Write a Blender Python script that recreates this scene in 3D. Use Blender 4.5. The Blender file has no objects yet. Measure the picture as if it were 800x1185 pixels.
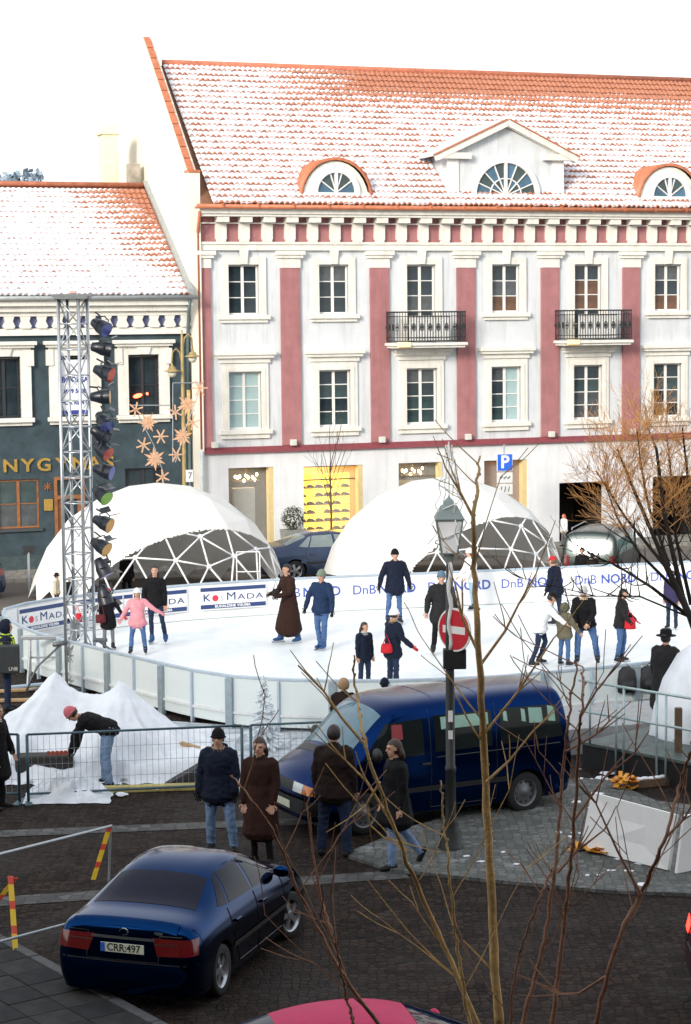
import bpy, bmesh, math, random
from mathutils import Vector, Matrix, kdtree
from mathutils.bvhtree import BVHTree
from math import sin, cos, pi, radians as rad
random.seed(7)
S = bpy.context.scene
COL = S.collection
V = Vector

# ------------------------------------------------------------------ camera
FPX, HC = 2400.0, 8.0                      # focal length in photo pixels (800 wide), eye height
PITCH, ROLL = rad(5.39), 0.010
fw = V((0, cos(PITCH), -sin(PITCH))); up0 = V((0, sin(PITCH), cos(PITCH))); r0 = V((1, 0, 0))
rt = r0*cos(ROLL) - up0*sin(ROLL); up = up0*cos(ROLL) + r0*sin(ROLL)
CAM = V((0, 0, HC))
cd = bpy.data.cameras.new('camera'); cam = bpy.data.objects.new('camera', cd); COL.objects.link(cam)
cam.matrix_world = Matrix(((rt.x, up.x, -fw.x, 0), (rt.y, up.y, -fw.y, 0), (rt.z, up.z, -fw.z, HC), (0, 0, 0, 1)))
cd.sensor_fit = 'HORIZONTAL'; cd.sensor_width = 36; cd.lens = FPX/800*36
cd.clip_start = 0.1; cd.clip_end = 3000
S.camera = cam
S.render.resolution_x, S.render.resolution_y = 691, 1024

# ------------------------------------------------------------------ sky, sun, exposure
SUN_EL, SUN_AZ = rad(20), rad(-150)        # azimuth from +Y (view direction), negative = left
w = bpy.data.worlds.new('World'); S.world = w; w.use_nodes = True
nt = w.node_tree; nt.nodes.clear()
sky = nt.nodes.new('ShaderNodeTexSky'); sky.sky_type = 'NISHITA'; sky.sun_disc = False
sky.sun_elevation = SUN_EL; sky.sun_rotation = SUN_AZ; sky.air_density = 1.6; sky.dust_density = 2.0; sky.ozone_density = 1.0
hs = nt.nodes.new('ShaderNodeHueSaturation'); hs.inputs['Saturation'].default_value = 0.35
bg = nt.nodes.new('ShaderNodeBackground'); bg.inputs[1].default_value = 0.15
wo = nt.nodes.new('ShaderNodeOutputWorld')
cl = nt.nodes.new('ShaderNodeMix'); cl.data_type = 'RGBA'; cl.inputs['Factor'].default_value = 0.65; cl.inputs['B'].default_value = (3.1, 3.2, 3.35, 1)   # even cloud deck over the clear sky
nt.links.new(sky.outputs[0], hs.inputs['Color']); nt.links.new(hs.outputs[0], cl.inputs['A']); nt.links.new(cl.outputs['Result'], bg.inputs[0]); nt.links.new(bg.outputs[0], wo.inputs[0])
sd = bpy.data.lights.new('sun', 'SUN'); sd.energy = 1.3; sd.angle = rad(14); sd.color = (1.0, 0.93, 0.82)
so = bpy.data.objects.new('sun', sd); COL.objects.link(so)
sdir = V((sin(SUN_AZ)*cos(SUN_EL), cos(SUN_AZ)*cos(SUN_EL), sin(SUN_EL)))
so.rotation_euler = sdir.to_track_quat('Z', 'Y').to_euler(); so.location = (-40, 0, 40)
S.view_settings.view_transform = 'Standard'; S.view_settings.look = 'None'
S.view_settings.exposure = 1.36; S.view_settings.gamma = 1.0; S.view_settings.use_curve_mapping = False
S.render.engine = 'CYCLES'

# ------------------------------------------------------------------ pixel -> place
def ray(px, py): return fw*FPX + rt*(px-400) + up*(592.5-py)
def G(px, py, z=0.0):
    d = ray(px, py); return CAM + d*((z-HC)/d.z)
def D(px, py, y):
    d = ray(px, py); return CAM + d*(y/d.y)
PHI = rad(20.2)
A0 = G(237, 652); dF = V((cos(PHI), sin(PHI), 0)); nF = V((sin(PHI), -cos(PHI), 0))
def FP(px, py, off=0.0):                    # photo pixel -> (u, z) on the street facade plane
    d = ray(px, py); o = A0 + nF*off
    p = CAM + d*(((o-CAM).dot(nF))/d.dot(nF)); return (p-A0).dot(dF), p.z

# ------------------------------------------------------------------ materials
MATS = {}
def mat(name, col, rough=0.7, metal=0.0, var=0.12, scale=6.0, bump=0.0, bscale=40.0, spec=0.5, coat=0.0, emit=None, estr=1.0, alpha=1.0, var2=None, trans=0.0, streak=0.0, transl=0.0):
    if name in MATS: return MATS[name]
    m = bpy.data.materials.new(name); m.use_nodes = True; N = m.node_tree.nodes; L = m.node_tree.links
    b = N['Principled BSDF']; b.inputs['Roughness'].default_value = rough; b.inputs['Metallic'].default_value = metal
    b.inputs['Specular IOR Level'].default_value = spec; b.inputs['Coat Weight'].default_value = coat; b.inputs['Coat Roughness'].default_value = 0.06
    b.inputs['Alpha'].default_value = alpha
    if trans: b.inputs['Transmission Weight'].default_value = trans
    tc = N.new('ShaderNodeTexCoord')
    no = N.new('ShaderNodeTexNoise'); no.inputs['Scale'].default_value = scale; no.inputs['Detail'].default_value = 6; no.inputs['Roughness'].default_value = 0.65
    L.new(tc.outputs['Object'], no.inputs['Vector'])
    mr = N.new('ShaderNodeMapRange'); mr.inputs[1].default_value = 0.3; mr.inputs[2].default_value = 0.7
    L.new(no.outputs[0], mr.inputs[0])
    mx = N.new('ShaderNodeMix'); mx.data_type = 'RGBA'
    a = [max(0, c*(1-var)) for c in col]; c2 = [min(1, c*(1+var)) for c in col] if var2 is None else var2
    mx.inputs['A'].default_value = (*a, 1); mx.inputs['B'].default_value = (*c2, 1)
    L.new(mr.outputs[0], mx.inputs['Factor']); out = mx.outputs['Result']
    if streak:                                        # rain streaks and grimy patches
        mp = N.new('ShaderNodeMapping'); mp.inputs['Scale'].default_value = (3.2, 3.2, .28); L.new(tc.outputs['Object'], mp.inputs['Vector'])
        n3 = N.new('ShaderNodeTexNoise'); n3.inputs['Scale'].default_value = 1.3; n3.inputs['Detail'].default_value = 8; n3.inputs['Roughness'].default_value = .7; L.new(mp.outputs[0], n3.inputs['Vector'])
        m3 = N.new('ShaderNodeMapRange'); m3.inputs[1].default_value = .48; m3.inputs[2].default_value = .78; m3.inputs[3].default_value = 0; m3.inputs[4].default_value = streak; L.new(n3.outputs[0], m3.inputs[0])
        x3 = N.new('ShaderNodeMix'); x3.data_type = 'RGBA'; x3.inputs['B'].default_value = (.30*col[0]+.02, .28*col[1]+.02, .24*col[2]+.02, 1); L.new(m3.outputs[0], x3.inputs['Factor']); L.new(out, x3.inputs['A']); out = x3.outputs['Result']
    L.new(out, b.inputs['Base Color'])
    if transl:                                        # thin fabric lets some daylight through
        tr = N.new('ShaderNodeBsdfTranslucent'); tr.inputs['Color'].default_value = (*col, 1); ms = N.new('ShaderNodeMixShader'); ms.inputs[0].default_value = transl
        L.new(b.outputs[0], ms.inputs[1]); L.new(tr.outputs[0], ms.inputs[2]); L.new(ms.outputs[0], N['Material Output'].inputs['Surface'])
    if bump:
        n2 = N.new('ShaderNodeTexNoise'); n2.inputs['Scale'].default_value = bscale; n2.inputs['Detail'].default_value = 4
        L.new(tc.outputs['Object'], n2.inputs['Vector'])
        bp = N.new('ShaderNodeBump'); bp.inputs['Strength'].default_value = bump; bp.inputs['Distance'].default_value = 0.02
        L.new(n2.outputs[0], bp.inputs['Height']); L.new(bp.outputs[0], b.inputs['Normal'])
    if emit:
        b.inputs['Emission Color'].default_value = (*emit, 1); b.inputs['Emission Strength'].default_value = estr
    MATS[name] = m; return m

# ------------------------------------------------------------------ mesh builder
class MB:
    def __init__(s): s.v = []; s.f = []; s.mi = []; s.cur = 0; s.sm = []; s.smooth = False
    def face(s, idx): s.f.append(tuple(idx)); s.mi.append(s.cur); s.sm.append(s.smooth)
    def add(s, vs, fs):
        o = len(s.v); s.v += [tuple(v) for v in vs]
        for f in fs: s.face([i+o for i in f])
        return s
    def box(s, x0, x1, y0, y1, z0, z1):
        return s.add([(x0,y0,z0),(x1,y0,z0),(x1,y1,z0),(x0,y1,z0),(x0,y0,z1),(x1,y0,z1),(x1,y1,z1),(x0,y1,z1)],
              [(0,3,2,1),(4,5,6,7),(0,1,5,4),(1,2,6,5),(2,3,7,6),(3,0,4,7)])
    def bbox(s, x0, x1, y0, y1, z0, z1, b=0.01):       # box with bevelled long edges
        bm = bmesh.new(); bmesh.ops.create_cube(bm, size=1)
        for v in bm.verts: v.co = V(((x0+x1)/2+v.co.x*(x1-x0), (y0+y1)/2+v.co.y*(y1-y0), (z0+z1)/2+v.co.z*(z1-z0)))
        bmesh.ops.bevel(bm, geom=bm.edges[:], offset=b, segments=2, affect='EDGES', profile=.5)
        bm.verts.index_update(); s.add([v.co for v in bm.verts], [[v.index for v in f.verts] for f in bm.faces]); bm.free(); return s
    def obox(s, c, ax, ay, az):                        # oriented box, half-axes
        c, ax, ay, az = V(c), V(ax), V(ay), V(az)
        vs = [c+ax*i+ay*j+az*k for k in (-1,1) for i, j in ((-1,-1),(1,-1),(1,1),(-1,1))]
        return s.add(vs, [(0,3,2,1),(4,5,6,7),(0,1,5,4),(1,2,6,5),(2,3,7,6),(3,0,4,7)])
    def quad(s, a, b, c, d): return s.add([a,b,c,d], [(0,1,2,3)])
    def grid(s, P, closed_u=False):                    # P[i][j] points
        n, m = len(P), len(P[0]); vs = [p for r in P for p in r]; fs = []
        for i in range(n if closed_u else n-1):
            for j in range(m-1):
                a = i*m+j; b = ((i+1) % n)*m+j; fs.append((a, a+1, b+1, b))
        return s.add(vs, fs)
    def tube(s, pts, r, n=8, caps=True, flat=1.0, ref=None):
        pts = [V(p) for p in pts]; k = len(pts)
        rs = r if isinstance(r, (list, tuple)) else [r]*k
        rings = []; prev = None
        for i in range(k):
            t = (pts[min(i+1,k-1)]-pts[max(i-1,0)])
            if t.length < 1e-9: t = V((0,0,1))
            t.normalize()
            if prev is None:
                a = V(ref) if ref else (V((0,0,1)) if abs(t.z) < .9 else V((1,0,0)))
                e1 = (a - t*a.dot(t)).normalized()
            else:
                e1 = (prev - t*prev.dot(t));
                if e1.length < 1e-6: e1 = t.orthogonal()
                e1.normalize()
            prev = e1; e2 = t.cross(e1)
            rr = rs[i]; ra, rb = rr if isinstance(rr, (tuple, list)) else (rr, rr*flat)
            rings.append([pts[i]+e1*(ra*cos(2*pi*j/n))+e2*(rb*sin(2*pi*j/n)) for j in range(n)])
        o = len(s.v); s.v += [tuple(p) for R in rings for p in R]
        for i in range(k-1):
            for j in range(n):
                a = o+i*n+j; b = o+i*n+(j+1) % n; s.face((a, b, b+n, a+n))
        if caps:
            s.face([o+j for j in range(n)][::-1]); s.face([o+(k-1)*n+j for j in range(n)])
        return s
    def lathe(s, prof, c=(0,0,0), axis=(0,0,1), n=16, ref=None):     # prof: (r, h)
        c, ax = V(c), V(axis).normalized(); e1 = V(ref).normalized() if ref else ax.orthogonal().normalized(); e2 = ax.cross(e1)
        P = [[c+ax*h+(e1*cos(2*pi*j/n)+e2*sin(2*pi*j/n))*r for (r, h) in prof] for j in range(n)]
        return s.grid(P, True)
    def prism(s, poly, y0, y1):                        # polygon in (x,z) extruded along y
        n = len(poly); vs = [(x, y0, z) for x, z in poly]+[(x, y1, z) for x, z in poly]
        return s.add(vs, [tuple(range(n)), tuple(range(2*n-1, n-1, -1))]+[((i+1) % n, i, n+i, n+(i+1) % n) for i in range(n)])
    def ell(s, c, rx, ry, rz, n=12, m=8, ax=None):
        c = V(c); A = ax or (V((1,0,0)), V((0,1,0)), V((0,0,1)))
        P = [[c+A[0]*(rx*sin(pi*j/m)*cos(2*pi*i/n))+A[1]*(ry*sin(pi*j/m)*sin(2*pi*i/n))+A[2]*(-rz*cos(pi*j/m)) for j in range(m+1)] for i in range(n)]
        return s.grid(P, True)
    def mesh(s, name, mats):
        me = bpy.data.meshes.new(name); me.from_pydata(s.v, [], s.f); me.update()
        for m in (mats if isinstance(mats, (list, tuple)) else [mats]): me.materials.append(m)
        me.polygons.foreach_set('material_index', s.mi); me.polygons.foreach_set('use_smooth', s.sm)
        bm = bmesh.new(); bm.from_mesh(me); bmesh.ops.recalc_face_normals(bm, faces=bm.faces[:]); bm.to_mesh(me); bm.free()
        return me
    def build(s, name, mats, parent=None, loc=None):
        return link(name, s.mesh(name, mats), parent, loc)
def link(name, me, parent=None, loc=None, rz=None):
    o = bpy.data.objects.new(name, me); COL.objects.link(o)
    if parent: o.parent = parent
    if loc is not None: o.location = loc
    if rz is not None: o.rotation_euler = (0, 0, rz)
    return o
def thing(name, label, cat, loc=(0,0,0), rz=0, group=None):
    o = link(name, None, None, loc, rz); return tag(o, label, cat, group)
def tag(o, label, cat, group=None):
    o['label'] = label; o['category'] = cat
    if group: o['group'] = group
    return o
def struct(o): o['kind'] = 'structure'; return o
def stuff(o): o['kind'] = 'stuff'; return o
def copy_tree(o, parent=None):
    c = o.copy(); COL.objects.link(c); c.parent = parent
    for ch in list(o.children): copy_tree(ch, c)
    return c
def evaluated(me, mods):
    """apply modifiers [(type, {attr: value})] to mesh data and return a new mesh"""
    o = bpy.data.objects.new('tmp', me); COL.objects.link(o)
    for t, kw in mods:
        m = o.modifiers.new(t, t)
        for k, v in kw.items(): setattr(m, k, v)
    dg = bpy.context.evaluated_depsgraph_get(); r = bpy.data.meshes.new_from_object(o.evaluated_get(dg))
    bpy.data.objects.remove(o); return r
def text_mesh(txt, size, depth=0.004, bold=0.0, sx=1.0, spacing=1.0):
    c = bpy.data.curves.new('t', 'FONT'); c.body = txt; c.size = size; c.extrude = depth; c.offset = bold; c.space_character = spacing
    c.align_x = 'CENTER'; c.align_y = 'CENTER'; c.resolution_u = 3
    me = evaluated_curve(c)
    for v in me.vertices: v.co = (v.co.x*sx, -v.co.z, v.co.y)      # stands upright, reads from -y
    me.update()
    bm = bmesh.new(); bm.from_mesh(me); bmesh.ops.recalc_face_normals(bm, faces=bm.faces[:]); bm.to_mesh(me); bm.free()
    return me
def evaluated_curve(c):
    o = bpy.data.objects.new('tmp', c); COL.objects.link(o); dg = bpy.context.evaluated_depsgraph_get()
    me = bpy.data.meshes.new_from_object(o.evaluated_get(dg)); bpy.data.objects.remove(o); return me
def text(name, txt, size, m, parent, loc, rz=0.0, **kw):
    me = text_mesh(txt, size, **kw); me.materials.clear(); me.materials.append(m)
    return link(name, me, parent, loc, rz)
# ------------------------------------------------------------------ shared materials
WHITE = mat('white_paint', (.76,.75,.72), .6, var=.05, scale=3, bump=.08)
TRIM = mat('cream_trim_paint', (.74,.72,.66), .65, var=.07, scale=2.5, bump=.08, streak=.35)
GREYW = mat('pale_blue_grey_render', (.61,.635,.66), .85, var=.05, scale=1.5, bump=.15, bscale=60, streak=.45)
RED = mat('dull_red_render', (.36,.155,.16), .85, var=.14, scale=2.2, bump=.15, bscale=60, streak=.4)
DRED = mat('dark_red_paint', (.24,.055,.07), .7, var=.15)
GROUNDW = mat('ground_floor_white_render', (.70,.71,.73), .8, var=.06, scale=1.2, bump=.12, bscale=60, streak=.25)
COPPER = mat('orange_painted_metal', (.46,.15,.07), .5, var=.25, scale=5)
TEAL = mat('dark_teal_render', (.036,.060,.074), .85, var=.35, scale=2.0, bump=.2, bscale=70)
GABLEW = mat('cream_gable_render', (.78,.74,.63), .85, var=.05, scale=.8, bump=.12)
IRON = mat('black_iron', (.02,.022,.025), .5, var=.2)
STEEL = mat('galvanised_steel', (.42,.45,.48), .45, metal=.6, var=.12, scale=9)
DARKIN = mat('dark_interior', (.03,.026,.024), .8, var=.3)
WARMIN = mat('warm_interior_wall', (.52,.40,.24), .8, var=.1)
PANES = [mat('glass_dark_blue', (.022,.034,.042), .06, var=.5, scale=1.2, spec=.6),
         mat('glass_teal', (.035,.06,.062), .06, var=.5, scale=1.5, spec=.6),
         mat('glass_brown_curtain', (.12,.06,.035), .07, var=.5, scale=1.5, spec=.5),
         mat('glass_pale_blind', (.34,.46,.47), .08, var=.12, scale=1.5, spec=.5),
         mat('glass_grey_curtain', (.075,.085,.09), .07, var=.4, scale=2.5, spec=.5)]

def wall_holes(mb, u0, u1, z0, z1, holes, y0=0.0, y1=0.4):
    us = sorted({u0, u1, *[h[0] for h in holes], *[h[1] for h in holes]}); us = [u for u in us if u0 <= u <= u1]
    zs = sorted({z0, z1, *[h[2] for h in holes], *[h[3] for h in holes]}); zs = [z for z in zs if z0 <= z <= z1]
    def solid(i, j):
        if i < 0 or j < 0 or i >= len(us)-1 or j >= len(zs)-1: return False
        a, b = (us[i]+us[i+1])/2, (zs[j]+zs[j+1])/2
        return not any(h[0] < a < h[1] and h[2] < b < h[3] for h in holes)
    for i in range(len(us)-1):
        for j in range(len(zs)-1):
            if not solid(i, j): continue
            a, b, c, d = us[i], us[i+1], zs[j], zs[j+1]
            mb.quad((a,y0,c),(b,y0,c),(b,y0,d),(a,y0,d)); mb.quad((a,y1,c),(a,y1,d),(b,y1,d),(b,y1,c))
            if not solid(i-1,j): mb.quad((a,y0,c),(a,y0,d),(a,y1,d),(a,y1,c))
            if not solid(i+1,j): mb.quad((b,y0,c),(b,y1,c),(b,y1,d),(b,y0,d))
            if not solid(i,j-1): mb.quad((a,y0,c),(a,y1,c),(b,y1,c),(b,y0,c))
            if not solid(i,j+1): mb.quad((a,y0,d),(b,y0,d),(b,y1,d),(a,y1,d))
    return mb
def frame(mb, a, b, c, d, t, y0, y1):                  # rectangular ring
    mb.box(a,b,y0,y1,c,c+t); mb.box(a,b,y0,y1,d-t,d); mb.box(a,a+t,y0,y1,c+t,d-t); mb.box(b-t,b,y0,y1,c+t,d-t); return mb

PANE_MESH = {}
def pane(parent, a, b, c, d, m, y):
    k = (round(b-a,3), round(d-c,3), m.name)
    if k not in PANE_MESH: PANE_MESH[k] = MB().box(-(b-a)/2,(b-a)/2,-.004,.004,-(d-c)/2,(d-c)/2).mesh('pane', m)
    o = link('pane', PANE_MESH[k], parent, ((a+b)/2, y, (c+d)/2)); o.rotation_euler = (random.uniform(-.006,.006), 0, random.uniform(-.008,.008)); return o
def window(parent, uc, z0, z1, wd, rows, pm, cols=2, fm=None, y=.13):
    a, b = uc-wd/2, uc+wd/2; fm = fm or WHITE
    mb = MB(); frame(mb, a, b, z0, z1, .055, y-.03, y+.05)
    cw = (wd-.11-.09*(cols-1))/cols
    for c in range(cols-1):
        x = a+.055+cw*(c+1)+.09*c; mb.box(x, x+.09, y-.035, y+.05, z0+.055, z1-.055)
    rh = (z1-z0-.11-.03*(rows-1))/rows
    for c in range(cols):
        x = a+.055+c*(cw+.09)
        for r in range(1, rows):
            zz = z0+.055+r*rh+(r-1)*.03; mb.box(x, x+cw, y-.02, y+.04, zz, zz+.03)
    w_ = mb.build('window', fm, parent)
    for c in range(cols):
        for r in range(rows):
            x = a+.055+c*(cw+.09); zz = z0+.055+r*(rh+.03)
            pane(w_, x+.001, x+cw-.001, zz+.001, zz+rh-.001, pm[(c*rows+r) % len(pm)] if isinstance(pm, list) else pm, y+.01)
    return w_
def part(fn, name, m, parent):
    mb = MB(); fn(mb); return mb.build(name, m, parent)

# ------------------------------------------------------------------ roof tiles (real pantile relief, rows stepped)
def snow_tile_mat(name, L, thr, clear_dir):
    m = bpy.data.materials.new(name); m.use_nodes = True; N = m.node_tree.nodes; K = m.node_tree.links; b = N['Principled BSDF']
    b.inputs['Roughness'].default_value = .75
    tc = N.new('ShaderNodeTexCoord'); sx = N.new('ShaderNodeSeparateXYZ'); K.new(tc.outputs['Object'], sx.inputs[0])
    def M(op, a, b_=None, c=None):
        n = N.new('ShaderNodeMath'); n.operation = op
        for i, q in enumerate((a, b_, c)):
            if q is None: continue
            if isinstance(q, (int, float)): n.inputs[i].default_value = q
            else: K.new(q, n.inputs[i])
        return n.outputs[0]
    x, y, z = sx.outputs[0], sx.outputs[1], sx.outputs[2]
    def noise(sc, det=5):
        n = N.new('ShaderNodeTexNoise'); n.inputs['Scale'].default_value = sc; n.inputs['Detail'].default_value = det; K.new(tc.outputs['Object'], n.inputs['Vector']); return n.outputs[0]
    clear = clear_dir(M, x, y)                                   # >0 where the snow has melted
    big = M('MULTIPLY', M('SUBTRACT', noise(.55), .5), 1.1)
    fr = M('FRACT', M('DIVIDE', y, .32))                         # 0 lower lip of a tile .. 1 under the next row
    hollow = M('MULTIPLY', M('SUBTRACT', .035, z), 11.0)         # snow lies in the pan, the roll stays bare
    lip = M('MULTIPLY', M('SUBTRACT', fr, .42), 2.1)
    s = M('ADD', M('ADD', M('SUBTRACT', thr, clear), big), M('ADD', hollow, lip))
    s = M('ADD', s, M('MULTIPLY', M('SUBTRACT', noise(9), .5), 1.3))
    mr = N.new('ShaderNodeMapRange'); mr.inputs[1].default_value = -.12; mr.inputs[2].default_value = .22; K.new(s, mr.inputs[0])
    tile = N.new('ShaderNodeMix'); tile.data_type = 'RGBA'; tile.inputs['A'].default_value = (.28,.105,.07,1); tile.inputs['B'].default_value = (.52,.22,.12,1)
    K.new(noise(5.5, 3), tile.inputs['Factor'])
    mx = N.new('ShaderNodeMix'); mx.data_type = 'RGBA'; mx.inputs['B'].default_value = (.72,.73,.78,1)
    K.new(mr.outputs[0], mx.inputs['Factor']); K.new(tile.outputs['Result'], mx.inputs['A']); K.new(mx.outputs['Result'], b.inputs['Base Color'])
    return m
def roof_tiles(parent, u0, u1, L, m, loc, ang, back=False):
    TW, RH, NS = .185, .32, 6
    mb = MB(); mb.smooth = False
    cols = int((u1-u0)/TW); rows = int(L/RH)
    random.seed(3)
    xs = [u0+(u1-u0)*i/(cols*NS) for i in range(cols*NS+1)]
    wave = [.05*abs(sin(pi*(i/NS)))**.8 for i in range(cols*NS+1)]
    P = []
    for r in range(rows):
        j = [random.uniform(-.008,.008) for _ in range(cols+1)]
        low = [(xs[i], r*RH+j[i//NS]*2, .05+wave[i]+j[i//NS]) for i in range(len(xs))]
        hi = [(xs[i], (r+1)*RH, .005+wave[i]) for i in range(len(xs))]
        riser = [(xs[i], r*RH+j[i//NS]*2+.006, wave[i]-.0) for i in range(len(xs))]
        P += [riser, low, hi]
    mb.grid(P)
    o = mb.build('roof_tiles', m, parent, loc); o.rotation_euler = (ang, 0, 0); return stuff(o)

# ================================================================== red and white corner building
RB = thing('town_house', 'long red and white three storey building with snowy orange tiled roof and dormers', 'building', A0, PHI)
UE = 21.6
PC = [3.05+3.14*i for i in range(6)]; WC = [1.46+3.12*i for i in range(7)]
h2 = [(c-.52, c+.52, (7.12 if i in (2,4) else 8.09), 9.71) for i, c in enumerate(WC)]
h1 = [(c-.56, c+.56, 4.36, 6.24) for c in WC]
part(lambda m: wall_holes(m, 0, UE, 3.6, 10.2, h1+h2), 'upper_wall', GREYW, RB)
shops = [(.85,2.41,.2,3.09),(3.45,5.56,.15,3.05),(6.84,8.45,.3,3.05),(9.99,11.62,.3,3.03),(12.84,14.72,0,2.16),(16.5,18.6,0,2.25)]
part(lambda m: wall_holes(m, 0, UE, -.3, 3.58, shops, -.03, .45), 'ground_floor_wall', GROUNDW, RB)
part(lambda m: (m.box(-.02, UE, -.16, 0, 3.585, 3.70), m.box(-.02, UE, -.10, 0, 3.70, 3.78)), 'string_course', DRED, RB)
part(lambda m: m.box(0, UE, 5.2, 5.5, 0, 11.4), 'back_wall', GREYW, RB)
# quoin-like half pilaster and full pilasters
for i, c in enumerate([.16]+PC):
    hw = .17 if i == 0 else .335
    p = part(lambda m: m.bbox(c-hw, c+hw, -.09, 0, 3.79, 9.6, .008), 'pilaster', RED, RB)
    part(lambda m: (m.box(c-hw-.02, c+hw+.02, -.11, 0, 9.6, 9.92), m.box(c-hw-.10, c+hw+.10, -.17, 0, 9.92, 10.02), m.box(c-hw-.16, c+hw+.16, -.22, 0, 10.02, 10.15)), 'capital', TRIM, p)
# entablature
part(lambda m: (m.box(-.05, UE, -.12, .02, 10.17, 10.36), m.box(-.05, UE, -.16, .02, 10.36, 10.44)), 'architrave', TRIM, RB)
part(lambda m: m.box(0, UE, -.03, .3, 10.44, 11.3), 'frieze_panel', RED, RB)
ks = [PC[0]+.785*k for k in range(-4, 24)]
blk = MB().box(-.185, .185, -.14, -.03, 10.52, 11.02); blk.box(-.15, .15, -.17, -.03, 10.441, 10.52); BLK = blk.mesh('frieze_block', TRIM)
mod = MB().bbox(-.2, .2, -.42, -.03, 11.06, 11.24, .01).mesh('modillion', TRIM)
for k in ks:
    if k > -.05: link('frieze_block', BLK, RB, (k, 0, 0)); link('modillion', mod, RB, (k, 0, 0))
part(lambda m: m.box(-.05, UE, -.14, -.028, 11.02, 11.06), 'frieze_fillet', TRIM, RB)
part(lambda m: (m.box(-.1, UE, -.46, .02, 11.245, 11.33), m.box(-.12, UE, -.52, .02, 11.33, 11.44), m.box(-.14, UE, -.58, .02, 11.44, 11.50)), 'cornice', TRIM, RB)
gm = MB(); gm.smooth = True; gm.tube([(-.25, -.66, 11.55), (UE, -.66, 11.55)], .075, 10); gm.smooth = False; gm.box(-.2, UE, -.62, .0, 11.505, 11.56)
gut = gm.build('gutter', COPPER, RB)
hook = MB().box(-.025, .025, -.75, -.3, 11.5, 11.66).mesh('gutter_bracket', COPPER)
for k in range(18): link('gutter_bracket', hook, gut, (.6+k*1.2, 0, 0))
# windows
PM2 = [[PANES[0]], [PANES[0],PANES[0],PANES[4]], [PANES[4],PANES[0],PANES[0]], [PANES[2],PANES[4],PANES[0]], [PANES[2],PANES[2],PANES[4]], [PANES[2],PANES[0],PANES[4]], [PANES[0]]]
PM1 = [[PANES[3]], [PANES[1],PANES[0]], [PANES[1],PANES[1],PANES[0],PANES[4]], [PANES[1],PANES[1],PANES[0],PANES[4],PANES[3],PANES[3],PANES[3],PANES[3]], [PANES[4],PANES[4],PANES[1],PANES[0]], [PANES[1],PANES[0],PANES[4]], [PANES[0]]]
for i, c in enumerate(WC):
    balc = i in (2, 4)
    w_ = window(RB, c, 7.12 if balc else 8.09, 9.71, 1.04, 3, PM2[i]) if not balc else window(RB, c, 7.13, 9.71, 1.04, 5, [PANES[0]]*2+[PM2[i][0],PM2[i][1 % len(PM2[i])],PANES[0]])
    def cas(m):
        z0 = 7.13 if balc else 8.09
        m.box(c-.76, c-.52, -.07, .1, z0-.02, 9.95); m.box(c+.52, c+.76, -.07, .1, z0-.02, 9.95); m.box(c-.52, c+.52, -.07, .1, 9.71, 9.95)
        m.prism([(c-.15, 10.17), (c-.10, 9.72), (c+.10, 9.72), (c+.15, 10.17)], -.15, -.071)
    part(cas, 'casing', TRIM, w_)
    if not balc: part(lambda m: (m.bbox(c-.88, c+.88, -.16, .1, 7.93, 8.07, .015), m.box(c-.8, c+.8, -.09, 0, 7.83, 7.93)), 'sill', TRIM, w_)
    w_ = window(RB, c, 4.36, 6.24, 1.12, 4, PM1[i])
    def cas1(m):
        m.box(c-.80, c-.56, -.06, .1, 4.34, 6.50); m.box(c+.56, c+.80, -.06, .1, 4.34, 6.50); m.box(c-.56, c+.56, -.06, .1, 6.24, 6.50)
        m.box(c-.68, c-.56, -.085, -.06, 4.34, 6.36); m.box(c+.56, c+.68, -.085, -.06, 4.34, 6.36); m.box(c-.56, c+.56, -.085, -.06, 6.24, 6.36)
    part(cas1, 'casing', TRIM, w_)
    part(lambda m: (m.bbox(c-.9, c+.9, -.16, .1, 4.19, 4.34, .015), m.box(c-.82, c+.82, -.09, 0, 4.05, 4.19)), 'sill', TRIM, w_)
    part(lambda m: (m.box(c-.86, c+.86, -.10, 0, 6.52, 6.68), m.box(c-.96, c+.96, -.2, 0, 6.68, 6.77), m.bbox(c-1.03, c+1.03, -.26, 0, 6.77, 6.90, .02)), 'hood', TRIM, w_)
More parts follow.
